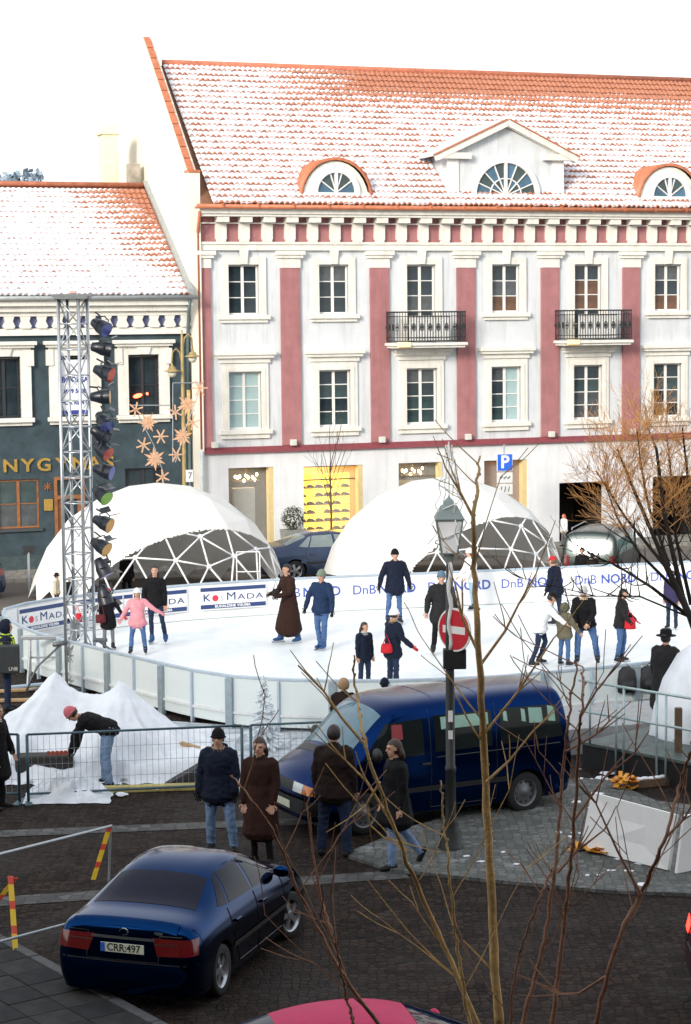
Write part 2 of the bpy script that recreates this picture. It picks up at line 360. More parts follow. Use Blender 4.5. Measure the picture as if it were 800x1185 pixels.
# balconies
for c in (WC[2], WC[4]):
    b_ = part(lambda m: (m.bbox(c-1.36, c+1.36, -.85, -.09, 7.0, 7.1, .02), m.box(c-1.28, c+1.28, -.78, -.09, 6.93, 7.0)), 'balcony', TRIM, RB)
    mb = MB()
    for (ax, ay, bx_, by) in ((c-1.28,-.8,c+1.28,-.8),(c-1.28,-.8,c-1.28,-.1),(c+1.28,-.8,c+1.28,-.1)):
        for z, t in ((8.12,.025),(7.98,.012),(7.28,.012),(7.16,.018)): mb.box(min(ax,bx_)-.012, max(ax,bx_)+.012, min(ay,by)-.012, max(ay,by)+.012, z-t, z+t)
        L = math.hypot(bx_-ax, by-ay); n = int(L/.095)
        for k in range(n+1):
            x, y = ax+(bx_-ax)*k/n, ay+(by-ay)*k/n
            mb.box(x-.009, x+.009, y-.009, y+.009, 7.16, 8.12)
            if k % 3 == 1:
                along = (1,0) if ay == by else (0,1)
                mb.tube([(x+along[0]*.06*sin(a), y+along[1]*.06*sin(a), 7.62+.13*cos(a)) for a in [2*pi*q/8 for q in range(9)]], .011, 4, caps=False)
                mb.box(x-.035, x+.035, y-.012, y+.012, 7.58, 7.66)
    mb.build('railing', IRON, b_)
    part(lambda m: m.box(c-.74, c+.74, -.775, -.76, 7.14, 8.0), 'balcony_panel', WHITE, b_)
    part(lambda m: (m.bbox(c-1.2, c-.75, -.92, -.852, 6.98, 7.12, .01)), 'floodlight', mat('warm_floodlight', (.8,.6,.25), .4, emit=(1,.65,.2), estr=.8), b_)
# small wall lamps above the string course
lampm = MB().bbox(-.1, .1, -.28, -.1, 3.78, 3.98, .02); lampm.box(-.03, .03, -.12, 0, 3.85, 3.9); LM = lampm.mesh('facade_spotlight', mat('pale_grey_plastic', (.6,.6,.56), .5))
for k, c in enumerate([.35]+PC[:5]): link('facade_spotlight', LM, RB, (c, 0, 0))
# roof : front slope, back slope, ridge
RY, RZ = 5.2, 16.7
EY, EZ = -.62, 11.62
ang = math.atan2(RZ-EZ, RY-EY); SL = math.hypot(RY-EY, RZ-EZ)
rf = part(lambda m: m.add([(0,EY+.1,EZ-.06),(UE,EY+.1,EZ-.06),(UE,RY,RZ-.06),(0,RY,RZ-.06),(0,2*RY-EY,EZ-.06),(UE,2*RY-EY,EZ-.06)], [(0,1,2,3),(3,2,5,4),(0,3,4),(1,5,2)]), 'roof', mat('roof_boarding', (.2,.09,.05), .9), RB)
def clear_red(M, x, y):       # snow has gone from the upper right of the slope
    return M('MAXIMUM', M('MINIMUM', M('MULTIPLY', M('SUBTRACT', y, SL*.69), 1.3), M('MULTIPLY', M('SUBTRACT', x, 4.4), .6)), -.32)
tm = snow_tile_mat('snowy_orange_tiles', SL, .55, clear_red)
roof_tiles(rf, .3, UE, SL, tm, (0, EY, EZ), ang)
rt_ = MB(); rt_.smooth = True; rt_.tube([(.3, RY, RZ+.03), (UE, RY, RZ+.03)], .12, 8); rt_.build('ridge_tiles', mat('ridge_tile', (.42,.14,.08), .8, var=.3), rf)
# gable parapet with orange capping, running back along the left side
def gable(m):
    top = [(-.2, 12.65), (.25, 12.75), (RY+.15, RZ+.85), (2*RY-.3, 12.75), (2*RY-.3, -.2), (-.2, -.2)]
    n = len(top); m.add([(-.38, y, z) for y, z in top]+[(-.01, y, z) for y, z in top], [tuple(range(n)), tuple(range(2*n-1, n-1, -1))]+[((i+1) % n, i, n+i, n+(i+1) % n) for i in range(n)])
gw = part(gable, 'gable_wall', GABLEW, RB)
def cap(m):
    for (y0, z0), (y1, z1) in (((.2, 12.72), (RY+.15, RZ+.88)), ((RY+.15, RZ+.88), (2*RY-.25, 12.72))):
        n_ = 12
        for k in range(n_):
            a, b = k/n_, (k+1)/n_-.008
            p = V((-.2, y0+(y1-y0)*(a+b)/2, z0+(z1-z0)*(a+b)/2)); d_ = V((0, y1-y0, z1-z0)); hl = d_.length*(b-a)/2; d_.normalize(); nn = V((0, -d_.z, d_.y))
            m.obox(p+nn*.02, V((.10,0,0)), d_*hl, nn*.04)
part(cap, 'parapet_capping', COPPER, gw)
part(lambda m: m.obox((-.2, .0, 12.68), (.2,0,0), (0,.24,0), (0,0,.04)), 'parapet_foot_cap', COPPER, gw)
# rainwater pipe in the corner
dp = MB(); dp.smooth = True; dp.tube([(-.12,-.5,11.4), (-.12,-.42,11.1), (-.1,-.16,10.7), (-.1,-.16,3.75)], .055, 8); dp.build('downpipe', mat('orange_pipe', (.42,.13,.07), .5, var=.2), RB)
dp = MB(); dp.smooth = True; dp.tube([(-.1,-.2,3.7), (-.1,-.2,0.1)], .06, 8); dp.build('downpipe', mat('pale_pipe', (.5,.54,.58), .5), RB)
# pedimented dormer
dc, dw = 10.78, 2.15
def dorm(m):
    m.prism([(dc-dw, 11.7), (dc-dw, 13.35), (dc, 14.3), (dc+dw, 13.35), (dc+dw, 11.7)], -.12, 3.2)
dm = part(dorm, 'pediment_dormer', GREYW, RB)
def rake(m, off, zt, y0, y1, ov):
    for s_ in (-1, 1):
        a = V((dc+s_*(dw+ov), 0, 13.42-ov*.44)); b = V((dc, 0, 14.42)); d_ = (b-a); L = d_.length; d_.normalize(); nn = V((-d_.z*s_*-1, 0, abs(d_.x)))
        nn = V((d_.z, 0, -d_.x)) if d_.x < 0 else V((-d_.z, 0, d_.x))
        c_ = (a+b)/2; m.obox((c_.x+nn.x*off, (y0+y1)/2, c_.z+nn.z*off), d_*(L/2+.02), (0, (y1-y0)/2, 0), nn*zt)
part(lambda m: rake(m, .02, .10, -.38, -.1, .42), 'raking_cornice', TRIM, dm)
part(lambda m: rake(m, .145, .02, -.42, -.2, .46), 'dormer_roof_edge', COPPER, dm)
part(lambda m: rake(m, .12, .03, -.2, 3.3, .44), 'dormer_roof', mat('snow_on_tiles', (.66,.64,.66), .8, var=.15, scale=4), dm)
for s_ in (-1, 1):
    part(lambda m: m.box(min(dc+s_*1.35, dc+s_*2.5), max(dc+s_*1.35, dc+s_*2.5), -.36, -.11, 13.22, 13.42), 'cornice_return', TRIM, dm)
    part(lambda m: m.box(min(dc+s_*1.75, dc+s_*2.16), max(dc+s_*1.75, dc+s_*2.16), -.18, -.12, 11.7, 13.22), 'corner_pilaster', WHITE, dm)
def fan_window(parent, c, z, R, y, sec, rings, pm, fm=WHITE):
    mb = MB(); N_ = 24
    def arc(r0_, r1_, a0, a1, y0, y1, n=10):
        P = [[(c+r*cos(a0+(a1-a0)*k/n), yy, z+r*sin(a0+(a1-a0)*k/n)) for (r, yy) in ((r0_,y0),(r1_,y0),(r1_,y1),(r0_,y1),(r0_,y0))] for k in range(n+1)]
        mb.grid(P)
    arc(R-.07, R+.10, 0, pi, y-.10, y+.02, 24)
    mb.box(c-R-.1, c+R+.1, y-.12, y+.02, z-.09, z)
    mb.box(c-.05, c+.05, y-.09, y, z, z+R-.06)
    rs = [R*.02]+[R*k/rings for k in range(1, rings)]+[R-.06]
    for k in range(1, rings): arc(rs[k]-.018, rs[k]+.018, .02, pi-.02, y-.06, y)
    for k in range(1, sec):
        a = pi*k/sec; d_ = V((cos(a), 0, sin(a))); mb.obox(V((c, y-.03, z))+d_*(R/2), d_*(R/2-.05), V((0,.03,0)), V((-d_.z,0,d_.x))*.017)
    w_ = mb.build('window', fm, parent)
    for q in range(rings):
        for k in range(sec):
            a0, a1 = pi*k/sec, pi*(k+1)/sec; P = [(c+r*cos(a), y-.012, z+r*sin(a)) for r, a in [(rs[q], a0), (rs[q+1], a0), (rs[q+1], (a0+a1)/2), (rs[q+1], a1), (rs[q], a1)]]
            MB().add(P, [(0,1,2,3,4)]).build('pane', pm[(k+q) % len(pm)], w_)
    return w_
BLUEP = [mat('glass_sky_blue', (.05,.12,.19), .05, var=.4, scale=2, spec=.6), PANES[1]]
fan_window(dm, dc-.02, 12.02, 1.17, -.13, 8, 2, BLUEP)
for c in (4.62, 17.0):
    # eyebrow dormer: barrel hood with fan light
    def hood(m):
        n = 16; P = []
        for k in range(n+1):
            a = pi*k/n; r = 1.12; P.append([(c+(r+fl)*cos(a)*(1.06+.0*fl), yy, 11.75+(1.35+fl)*sin(a)**.9) for fl, yy in ((.0,-.28),(.10,-.30),(.10,1.2),(.06,2.4))])
        m.smooth = True; m.grid(P)
    dm2 = part(hood, 'eyebrow_dormer', COPPER, RB)
    part(lambda m: m.add([(c+1.16*cos(pi*k/16), -.2, 11.75+1.33*sin(pi*k/16)) for k in range(17)], [tuple(range(17))]), 'dormer_front', TRIM, dm2)
    fan_window(dm2, c, 12.05, .72, -.21, 5, 1, BLUEP)
# shop interiors behind the ground floor openings
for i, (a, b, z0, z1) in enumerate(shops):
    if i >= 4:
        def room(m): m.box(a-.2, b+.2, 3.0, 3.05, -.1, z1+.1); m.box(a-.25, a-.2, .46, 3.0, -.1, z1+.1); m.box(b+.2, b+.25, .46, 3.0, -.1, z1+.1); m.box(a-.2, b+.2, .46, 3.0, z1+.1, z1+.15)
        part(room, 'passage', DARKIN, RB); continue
    wm = [mat('shop_beige', (.16,.14,.12), .8), WARMIN, mat('shop_pale', (.45,.42,.34), .8), mat('shop_tan', (.34,.22,.10), .8)][i]
    def room(m): m.box(a-.3, b+.6, 2.2, 2.25, 0, 3.3); m.box(a-.35, a-.3, .46, 2.2, 0, 3.3); m.box(b+.6, b+.65, .46, 2.2, 0, 3.3); m.box(a-.3, b+.6, .46, 2.2, 3.3, 3.35); m.box(a-.3, b+.6, .46, 2.2, 0, .1)
    rm = part(room, 'shop_interior', wm, RB)
    fr = MB(); frame(fr, a+.002, b-.002, z0+.002, z1-.002, .05, .28, .36); fr.box(a+.05, b-.05, .29, .35, 2.55, 2.6) if i in (1,2) else None
    fo = fr.build('shop_window', mat('shop_frame', (.16,.13,.1), .5), RB)
    gl = MB().box(a+.05, b-.05, .31, .318, z0+.05, z1-.05).build('pane', mat('shop_glass', (.9,.93,.92), .03, alpha=.12, var=.02), fo)
    part(lambda m: m.box(b-.17, b-.001, .0, .27, z0+.003, z1-.003) if i != 2 else m.box(b-.14, b-.001, 0, .27, z0+.003, z1-.003), 'reveal_panel', mat('yellow_cream_reveal', (.62,.5,.26), .7, var=.1), fo)
    part(lambda m: m.box(a, b-.3, .9, 1.9, 3.24, 3.28), 'added_ceiling_glow', mat('added_warm_glow', (1,.8,.5), .4, emit=(1,.72,.38), estr=5.0), RB)  # unseen glowing panel, added to brighten the shop interior
    if i in (0, 2):
        ch = MB(); ch.smooth = True
        for k in range(9): ch.ell((a+.55+.1*k, 1.0+.08*(k % 3), 2.72-.09*(k % 2)+.05*sin(k*1.7)), .045, .045, .06, 8, 6)
        c_ = ch.build('chandelier_bulbs', mat('warm_bulb', (1,.8,.5), .4, emit=(1,.66,.28), estr=6.0), RB)
        part(lambda m: (m.box(a+.5, a+1.4, 1.04, 1.1, 2.56, 2.59), m.box(a+.93, a+.97, 1.05, 1.09, 2.59, 3.3)), 'chandelier_frame', mat('brass', (.4,.25,.08), .4, metal=.8), RB)
        part(lambda m: m.box(a-.1, b+.4, 1.5, 1.54, 2.35, 3.2), 'dark_pelmet', DARKIN, RB)
    if i == 0: part(lambda m: m.bbox(a+.45, a+1.2, .9, 1.1, .1, 2.35, .02), 'display_board', mat('display_grey', (.45,.46,.46), .8), RB)
part(lambda m: m.box(10.15, 10.8, .7, .74, .3, 3.0), 'curtain', mat('orange_brown_curtain', (.36,.17,.05), .9), RB)
# house number by the passage
text('house_number', '5', .32, mat('dark_lettering', (.12,.12,.12), .6), RB, (13.95, -.05, 2.62))
text('house_number', '7', .30, mat('dark_lettering', (.12,.12,.12), .6), RB, (-.98, -.42, 2.98), sx=.8)

# yellow lit shoe shelving in the second shop window
SH = thing('shoe_display', 'glowing yellow shelving full of shoes in the second shop window', 'shelf', A0, PHI)
part(lambda m: m.box(3.5, 5.42, .95, .98, .3, 2.72), 'back_panel', mat('yellow_light_panel', (.8,.55,.06), .6, var=.08, emit=(1,.6,.03), estr=1.5), SH)
shelf_m = mat('yellow_shelf', (.6,.38,.05), .6)
shoe = MB(); shoe.smooth = True; shoe.tube([(-.14,0,.05),(-.05,0,.075),(.06,0,.06),(.14,0,.035)], [(.03,.035),(.05,.045),(.04,.045),(.02,.035)], 8); shoe.box(-.15,.15,-.035,.035,0,.02)
shoe_me = shoe.mesh('shoe', mat('dark_leather', (.07,.035,.02), .5))
for r in range(7):
    z = .55+r*.285
    part(lambda m: m.box(3.5, 5.42, .75, .95, z-.02, z), 'shelf_board', shelf_m, SH)
    for c in range(6):
        if (r*5+c*3) % 7 == 0: continue
        o = link('shoe', shoe_me, None); o.matrix_world = Matrix.Translation(A0) @ Matrix.Rotation(PHI, 4, 'Z') @ Matrix.Translation((3.68+c*.31, .85, z+.001))
        tag(o, 'small dark shoe on a glowing yellow shelf in the shop window', 'shoe', 'shoes on the yellow shelves')

# ================================================================== dark teal bookshop on the left
GB = thing('bookshop_building', 'two storey dark teal bookshop with cream window surrounds and snowy tiled roof', 'building', A0, PHI)
GU0, GU1 = -9.6, -.4
gwin = [(-1.96, 1.02), (-4.2, 1.0), (-6.44, 1.0), (-8.68, 1.0)]
gh = [(c-w_/2, c+w_/2, 4.93, 6.80) for c, w_ in gwin]
low = [(-6.75, -5.42, 1.42, 2.98), (-4.95, -3.95, .1, 3.02), (-2.62, -1.4, 1.3, 3.2)]
part(lambda m: wall_holes(m, GU0, GU1, -.2, 7.62, gh+low, -.05, .35), 'wall', TEAL, GB)
part(lambda m: m.box(GU0, GU1, -.13, -.05, -.2, .55), 'plinth', mat('teal_plinth', (.05,.075,.08), .9, var=.3), GB)
part(lambda m: (m.box(GU0, GU1+.02, -.2, 0, 7.5, 7.64), m.box(GU0, GU1, -.12, 0, 7.64, 7.72)), 'architrave', TRIM, GB)
part(lambda m: m.box(GU0, GU1, -.06, .3, 7.72, 8.4), 'frieze_panel', mat('violet_blue_frieze', (.10,.11,.22), .8, var=.3), GB)
bb = MB().prism([(-.14,7.72),(-.2,7.78),(-.12,7.95),(-.17,8.1),(.17,8.1),(.12,7.95),(.2,7.78),(.14,7.72)], -.2, -.06).mesh('frieze_block', TRIM)
k = GU0+.2
while k < GU1-.1: link('frieze_block', bb, GB, (k, 0, 0)); k += .52
part(lambda m: (m.box(GU0, GU1, -.22, 0, 8.1, 8.24), m.box(GU0, GU1, -.34, 0, 8.24, 8.42), m.box(GU0, GU1, -.5, 0, 8.42, 8.62)), 'cornice', TRIM, GB)
g_ = MB(); g_.smooth = True; g_.tube([(GU0,-.6,8.66),(GU1+.15,-.6,8.66)], .075, 8); g_.build('gutter', mat('grey_zinc', (.36,.38,.38), .5, metal=.3), GB)
d_ = MB(); d_.smooth = True; d_.tube([(GU1-.1,-.55,8.6),(GU1-.1,-.35,8.2),(GU1-.1,-.25,7.6),(GU1-.1,-.18,7.3),(GU1-.1,-.18,5.7)], .055, 8); d_.build('downpipe', mat('grey_green_pipe', (.09,.13,.13), .5), GB)
d_ = MB(); d_.smooth = True; d_.tube([(GU1-.1,-.18,5.69),(GU1-.1,-.18,4.2)], .065, 8); d_.build('downpipe', mat('ochre_pipe', (.5,.35,.12), .5), GB)
d_ = MB(); d_.smooth = True; d_.tube([(GU1-.1,-.18,4.19),(GU1-.1,-.18,.1)], .055, 8); d_.build('downpipe', MATS['grey_green_pipe'], GB)
for i, (c, wd) in enumerate(gwin):
    w_ = window(GB, c, 4.94, 6.79, wd-.02, 2, [PANES[0]], cols=2 if i != 1 else 1, fm=mat('dark_sash', (.03,.03,.035), .5))
    a, b = c-wd/2, c+wd/2
    def cas(m):
        m.box(a-.33, a, -.16, .1, 4.93, 6.85); m.box(b, b+.33, -.16, .1, 4.93, 6.85); m.box(a-.33, b+.33, -.16, .1, 6.851, 7.12)
        m.box(a-.42, a-.2, -.2, -.05, 6.55, 7.05); m.box(b+.2, b+.42, -.2, -.05, 6.55, 7.05)
        m.prism([(c-.16,6.86),(c+.16,6.86),(c+.24,7.12),(c-.24,7.12)], -.22, -.161)
    part(cas, 'casing', TRIM, w_)
    part(lambda m: (m.box(a-.42, b+.42, -.28, -.05, 7.12, 7.2), m.bbox(a-.5, b+.5, -.36, -.05, 7.2, 7.32, .02)), 'hood', TRIM, w_)
    part(lambda m: (m.bbox(a-.4, b+.4, -.26, .1, 4.78, 4.92, .02), m.box(a-.33, b+.33, -.15, -.05, 4.68, 4.78)), 'sill', TRIM, w_)
    if i == 1:
        po = part(lambda m: m.box(a+.03, b-.03, .02, .03, 4.97, 6.72), 'poster', mat('white_poster', (.78,.79,.82), .6, var=.02), w_)
        bl = mat('poster_blue', (.03,.04,.25), .6)
        text('poster_text', 'BOOKSA', .24, bl, po, (c+.02, .012, 6.08), bold=.006, sx=.9)
        text('poster_text', '8699 5000', .2, bl, po, (c, .012, 5.72), bold=.006, sx=.9)
        text('poster_text', 'FOR RENT', .2, bl, po, (c, .012, 5.36), bold=.006, sx=.9)
        part(lambda m: m.box(a+.04, b-.04, .014, .019, 4.98, 5.12), 'poster_band', bl, po)
# ground floor openings
OW = mat('orange_brown_wood', (.28,.11,.04), .55, var=.3, scale=8)
w_ = window(GB, -6.085, 1.43, 2.97, 1.31, 2, [PANES[4], PANES[1]], fm=OW, y=.05)
part(lambda m: m.box(-6.8, -5.36, -.14, -.05, 1.33, 1.42), 'sill', mat('dark_sill', (.05,.06,.07), .7), w_)
def door(m): frame(m, -4.95, -3.95, .1, 3.02, .1, -.08, .1); m.box(-4.85, -4.05, -.07, .06, 2.3, 2.42); m.box(-4.85,-4.72,.0,.06,.1,2.3); m.box(-4.18,-4.05,.0,.06,.1,2.3); m.box(-4.72,-4.18,.0,.06,.1,.5)
dr = part(door, 'door', OW, GB)
pane(dr, -4.72, -4.18, .5, 2.3, PANES[0], .04); pane(dr, -4.85, -4.05, 2.42, 2.92, PANES[1], .04)
window(GB, -2.01, 1.31, 3.19, 1.21, 2, [PANES[0]], fm=mat('dark_sash', (.03,.03,.035), .5), y=.08)
GOLD = mat('ochre_gilt', (.42,.27,.06), .45, metal=.3, var=.3, scale=12)
for ch, px in (('N',12),('Y',32),('G',51),('Y',72),('N',92),('A',109),('S',127)):
    u, z = FP(px, 541, .08); text('sign_letter', ch, .56, GOLD, GB, (u, -.08, 3.40), depth=.03, bold=.012, sx=1.15)
part(lambda m: m.bbox(-5.28, -5.0, -.09, -.05, 1.95, 2.32, .01), 'wall_plaque', GOLD, GB)
ros = MB()
for k in range(8):
    a = k*pi/4; ros.tube([(-5.16, -.08, 2.72), (-5.16+.13*cos(a), -.08, 2.72+.13*sin(a))], .02, 5)
ros.build('wall_ornament', OW, GB)
# roof
g_ry, g_rz, g_ey, g_ez = 4.9, 12.5, -.55, 8.72
gang = math.atan2(g_rz-g_ez, g_ry-g_ey); GSL = math.hypot(g_ry-g_ey, g_rz-g_ez)
grf = part(lambda m: m.add([(GU0,g_ey+.1,g_ez-.06),(GU1,g_ey+.1,g_ez-.06),(GU1,g_ry,g_rz-.06),(GU0,g_ry,g_rz-.06),(GU0,2*g_ry-g_ey,g_ez-.06),(GU1,2*g_ry-g_ey,g_ez-.06)], [(0,1,2,3),(3,2,5,4),(0,3,4),(1,5,2)]), 'roof', MATS['roof_boarding'], GB)
def clear_g(M, x, y): return M('MAXIMUM', M('ADD', M('MULTIPLY', M('SUBTRACT', y, GSL*.55), .42), M('MULTIPLY', M('SUBTRACT', x, -2.3), .95)), -.35)
roof_tiles(grf, GU0, GU1-.12, GSL, snow_tile_mat('snowy_tiles_left', GSL, 1.0, clear_g), (0, g_ey, g_ez), gang)
rr = MB(); rr.smooth = True; rr.tube([(GU0, g_ry, g_rz+.03), (GU1, g_ry, g_rz+.03)], .1, 8); rr.build('ridge_tiles', mat('ridge_tile', (.42,.14,.08), .8, var=.3), grf)
part(lambda m: m.add([(GU1-.14, g_ey, g_ez+.03),(GU1+.02, g_ey, g_ez+.03),(GU1+.02, g_ry, g_rz+.1),(GU1-.14, g_ry, g_rz+.1),(GU1-.14, g_ey, g_ez+.2),(GU1+.02, g_ey, g_ez+.2),(GU1+.02, g_ry, g_rz+.2),(GU1-.14, g_ry, g_rz+.2)], [(0,1,2,3),(4,5,6,7),(0,1,5,4),(1,2,6,5),(2,3,7,6),(3,0,4,7)]), 'verge', mat('grey_zinc', (.36,.38,.38), .5), grf)
part(lambda m: m.box(GU0, GU1, 9.9, 10.2, -.2, 8.6), 'back_wall', GABLEW, GB)
ch = part(lambda m: (m.bbox(-1.75, -1.2, 5.6, 6.3, 11.2, 14.6, .02), m.bbox(-1.82, -1.13, 5.53, 6.37, 14.3, 14.45, .02)), 'chimney', mat('yellow_cream_chimney', (.8,.74,.52), .85, var=.12), grf)
part(lambda m: (m.bbox(-.95, -.55, 5.2, 5.6, 11.6, 13.3, .02)), 'chimney', mat('sooty_chimney', (.34,.31,.26), .9, var=.4, scale=3), grf)

# ================================================================== unseen building behind the viewer, added to shade the near square
VB = thing('shading_building', 'unseen dark building behind the viewer, added to shade the foreground', 'building', (0, -.7, 0), pi)
hs_ = [(x-.8, x+.8, z, z+2.0) for x in [k*3.4 for k in range(-14, 15)] for z in (1.0, 5.0, 9.0, 12.8)]
part(lambda m: wall_holes(m, -50, 50, -.2, 18.5, hs_, 0, .4), 'wall', mat('shading_building_render', (.06,.057,.055), .85), VB)
part(lambda m: m.box(-49.9, 49.9, .42, 12, -.2, 18.4), 'core', DARKIN, VB)
part(lambda m: m.box(-50.4, 50.4, -.4, 12.2, 18.5, 18.8), 'roof', MATS['grey_zinc'], VB)
# ================================================================== ground
def cobble_mat(name, c1, c2, scale, rough=.6, snow=0.0, bumps=.5, joint=.45):
    m = bpy.data.materials.new(name); m.use_nodes = True; N = m.node_tree.nodes; K = m.node_tree.links; b = N['Principled BSDF']
    tc = N.new('ShaderNodeTexCoord')
    vo = N.new('ShaderNodeTexVoronoi'); vo.feature = 'DISTANCE_TO_EDGE'; vo.inputs['Scale'].default_value = scale; vo.inputs['Randomness'].default_value = .55
    vc = N.new('ShaderNodeTexVoronoi'); vc.inputs['Scale'].default_value = scale; vc.inputs['Randomness'].default_value = .55
    n1 = N.new('ShaderNodeTexNoise'); n1.inputs['Scale'].default_value = .35; n1.inputs['Detail'].default_value = 8; n1.inputs['Roughness'].default_value = .7
    for n in (vo, vc, n1): K.new(tc.outputs['Object'], n.inputs['Vector'])
    mx = N.new('ShaderNodeMix'); mx.data_type = 'RGBA'; mx.inputs['A'].default_value = (*c1,1); mx.inputs['B'].default_value = (*c2,1)
    sp = N.new('ShaderNodeSeparateColor'); K.new(vc.outputs['Color'], sp.inputs[0])
    ad = N.new('ShaderNodeMath'); ad.operation = 'MULTIPLY'; K.new(sp.outputs[0], ad.inputs[0]); K.new(n1.outputs[0], ad.inputs[1])
    ad2 = N.new('ShaderNodeMath'); ad2.operation = 'MULTIPLY'; ad2.inputs[1].default_value = 1.7; K.new(ad.outputs[0], ad2.inputs[0])
    K.new(ad2.outputs[0], mx.inputs['Factor'])
    mr = N.new('ShaderNodeMapRange'); mr.inputs[1].default_value = 0; mr.inputs[2].default_value = .12; K.new(vo.outputs['Distance'], mr.inputs[0])
    j = N.new('ShaderNodeMix'); j.data_type = 'RGBA'; j.inputs['A'].default_value = tuple(x*joint for x in c1)+(1,); K.new(mr.outputs[0], j.inputs['Factor']); K.new(mx.outputs['Result'], j.inputs['B'])
    n2 = N.new('ShaderNodeTexNoise'); n2.inputs['Scale'].default_value = .8; n2.inputs['Detail'].default_value = 9; n2.inputs['Roughness'].default_value = .72; K.new(tc.outputs['Object'], n2.inputs['Vector'])
    sr = N.new('ShaderNodeMapRange'); sr.inputs[1].default_value = .60-snow; sr.inputs[2].default_value = .76-snow*.6; K.new(n2.outputs[0], sr.inputs[0])
    sm = N.new('ShaderNodeMath'); sm.operation = 'MULTIPLY'; sm.inputs[1].default_value = .75 if snow else .18; K.new(sr.outputs[0], sm.inputs[0])
    f = N.new('ShaderNodeMix'); f.data_type = 'RGBA'; f.inputs['B'].default_value = (.55,.57,.62,1) if snow else (.2,.2,.2,1); K.new(sm.outputs[0], f.inputs['Factor']); K.new(j.outputs['Result'], f.inputs['A'])
    K.new(f.outputs['Result'], b.inputs['Base Color'])
    r2 = N.new('ShaderNodeMapRange'); r2.inputs[1].default_value = .35; r2.inputs[2].default_value = .65; r2.inputs[3].default_value = rough-.2; r2.inputs[4].default_value = rough+.2; K.new(n1.outputs[0], r2.inputs[0]); K.new(r2.outputs[0], b.inputs['Roughness'])
    b.inputs['Specular IOR Level'].default_value = .12
    bp = N.new('ShaderNodeBump'); bp.inputs['Strength'].default_value = bumps; bp.inputs['Distance'].default_value = .02; K.new(mr.outputs[0], bp.inputs['Height']); K.new(bp.outputs[0], b.inputs['Normal'])
    return m
gnd = MB(); gnd.quad((-700,-60,0),(700,-60,0),(700,1500,0),(-700,1500,0)); struct(gnd.build('plaza_ground', cobble_mat('dark_setts', (.014,.0095,.008), (.041,.028,.022), 8.5, .8)))
def sheet(name, pts, z, m, skirt=True):
    pts = [V((p[0], p[1], z)) for p in pts]; n = len(pts); mb = MB()
    mb.add(pts+[V((p.x, p.y, z-.3)) for p in pts], [tuple(range(n))]+([(i, (i+1) % n, n+(i+1) % n, n+i) for i in range(n)] if skirt else []))
    return mb.build(name, m)
STREET = mat('street_asphalt', (.10,.085,.075), .8, var=.3, scale=.5, bump=.3, bscale=30)
a, b = A0+nF*2.4-dF*45, A0+nF*2.4+dF*60; c, d = A0+nF*9+dF*60, A0+nF*9-dF*45
struct(sheet('street', [a,b,c,d], .006, STREET, False))
PAVE = cobble_mat('pale_paving', (.20,.19,.17), (.30,.28,.25), 3.2, .8, 0, .3, .7)
a2, b2 = A0-nF*.2-dF*45, A0-nF*.2+dF*60
struct(sheet('pavement', [a2,b2,b+nF*.0,a], .12, PAVE))
SIDE = cobble_mat('gritty_paving', (.09,.095,.09), (.18,.185,.175), 7.5, .75, .03, .35, .75)
struct(sheet('footpath', [G(*p) for p in [(398,992),(470,962),(560,935),(668,903),(700,905),(760,930),(850,940),(850,1040),(700,1034),(560,1021),(450,1009)]], .05, SIDE))
BAND = cobble_mat('grey_stone_band', (.06,.06,.06), (.13,.13,.127), 5.2, .7, 0, .2, .8)
for (p, q, wd) in (((-60,968),(420,948),.42), ((-60,1048),(470,1012),.45)):
    A_, B_ = G(*p), G(*q); t = (B_-A_).normalized(); nn = V((-t.y, t.x, 0))*wd/2
    struct(sheet('stone_band', [A_-nn, B_-nn, B_+nn, A_+nn], .008, BAND, False))
# slab pavement in the near left corner: every slab is a piece
A_, B_ = G(-30,1078), G(175,1190); t = (B_-A_).normalized(); nn = V((t.y, -t.x, 0))
if nn.x > 0: nn = -nn
bed = struct(sheet('slab_pavement', [A_-t*2, B_+t*1.5, B_+t*1.5+nn*5, A_-t*2+nn*5], .06, mat('slab_bed', (.05,.05,.05), .9)))
SLABM = [mat('grey_slab_%d' % k, c_, .85, var=.3, scale=3, bump=.25, bscale=50, spec=.1) for k, c_ in enumerate([(.036,.036,.037), (.043,.042,.041), (.030,.030,.032)])]
SL_ME = [MB().bbox(-.244,.244,-.244,.244,-.05,.0,.008).mesh('paving_slab', m_) for m_ in SLABM]
KB = MB().bbox(-.485,.485,-.07,.07,-.14,.0,.015).mesh('kerb_stone', mat('kerb_granite', (.07,.07,.073), .8, var=.25, scale=8))
rz_ = math.atan2(t.y, t.x)
for i in range(-2, 11):
    if i % 2 == 0: link('kerb_stone', KB, bed, A_+t*(i*.5+.25)+V((0,0,.115)), rz_)
    for j in range(6):
        p = A_+t*(i*.5)+nn*(.07+.25+.02+j*.5); link('paving_slab', SL_ME[(i*7+j*5) % 3], bed, (p.x, p.y, .112+random.uniform(-.004,.004)), rz_)
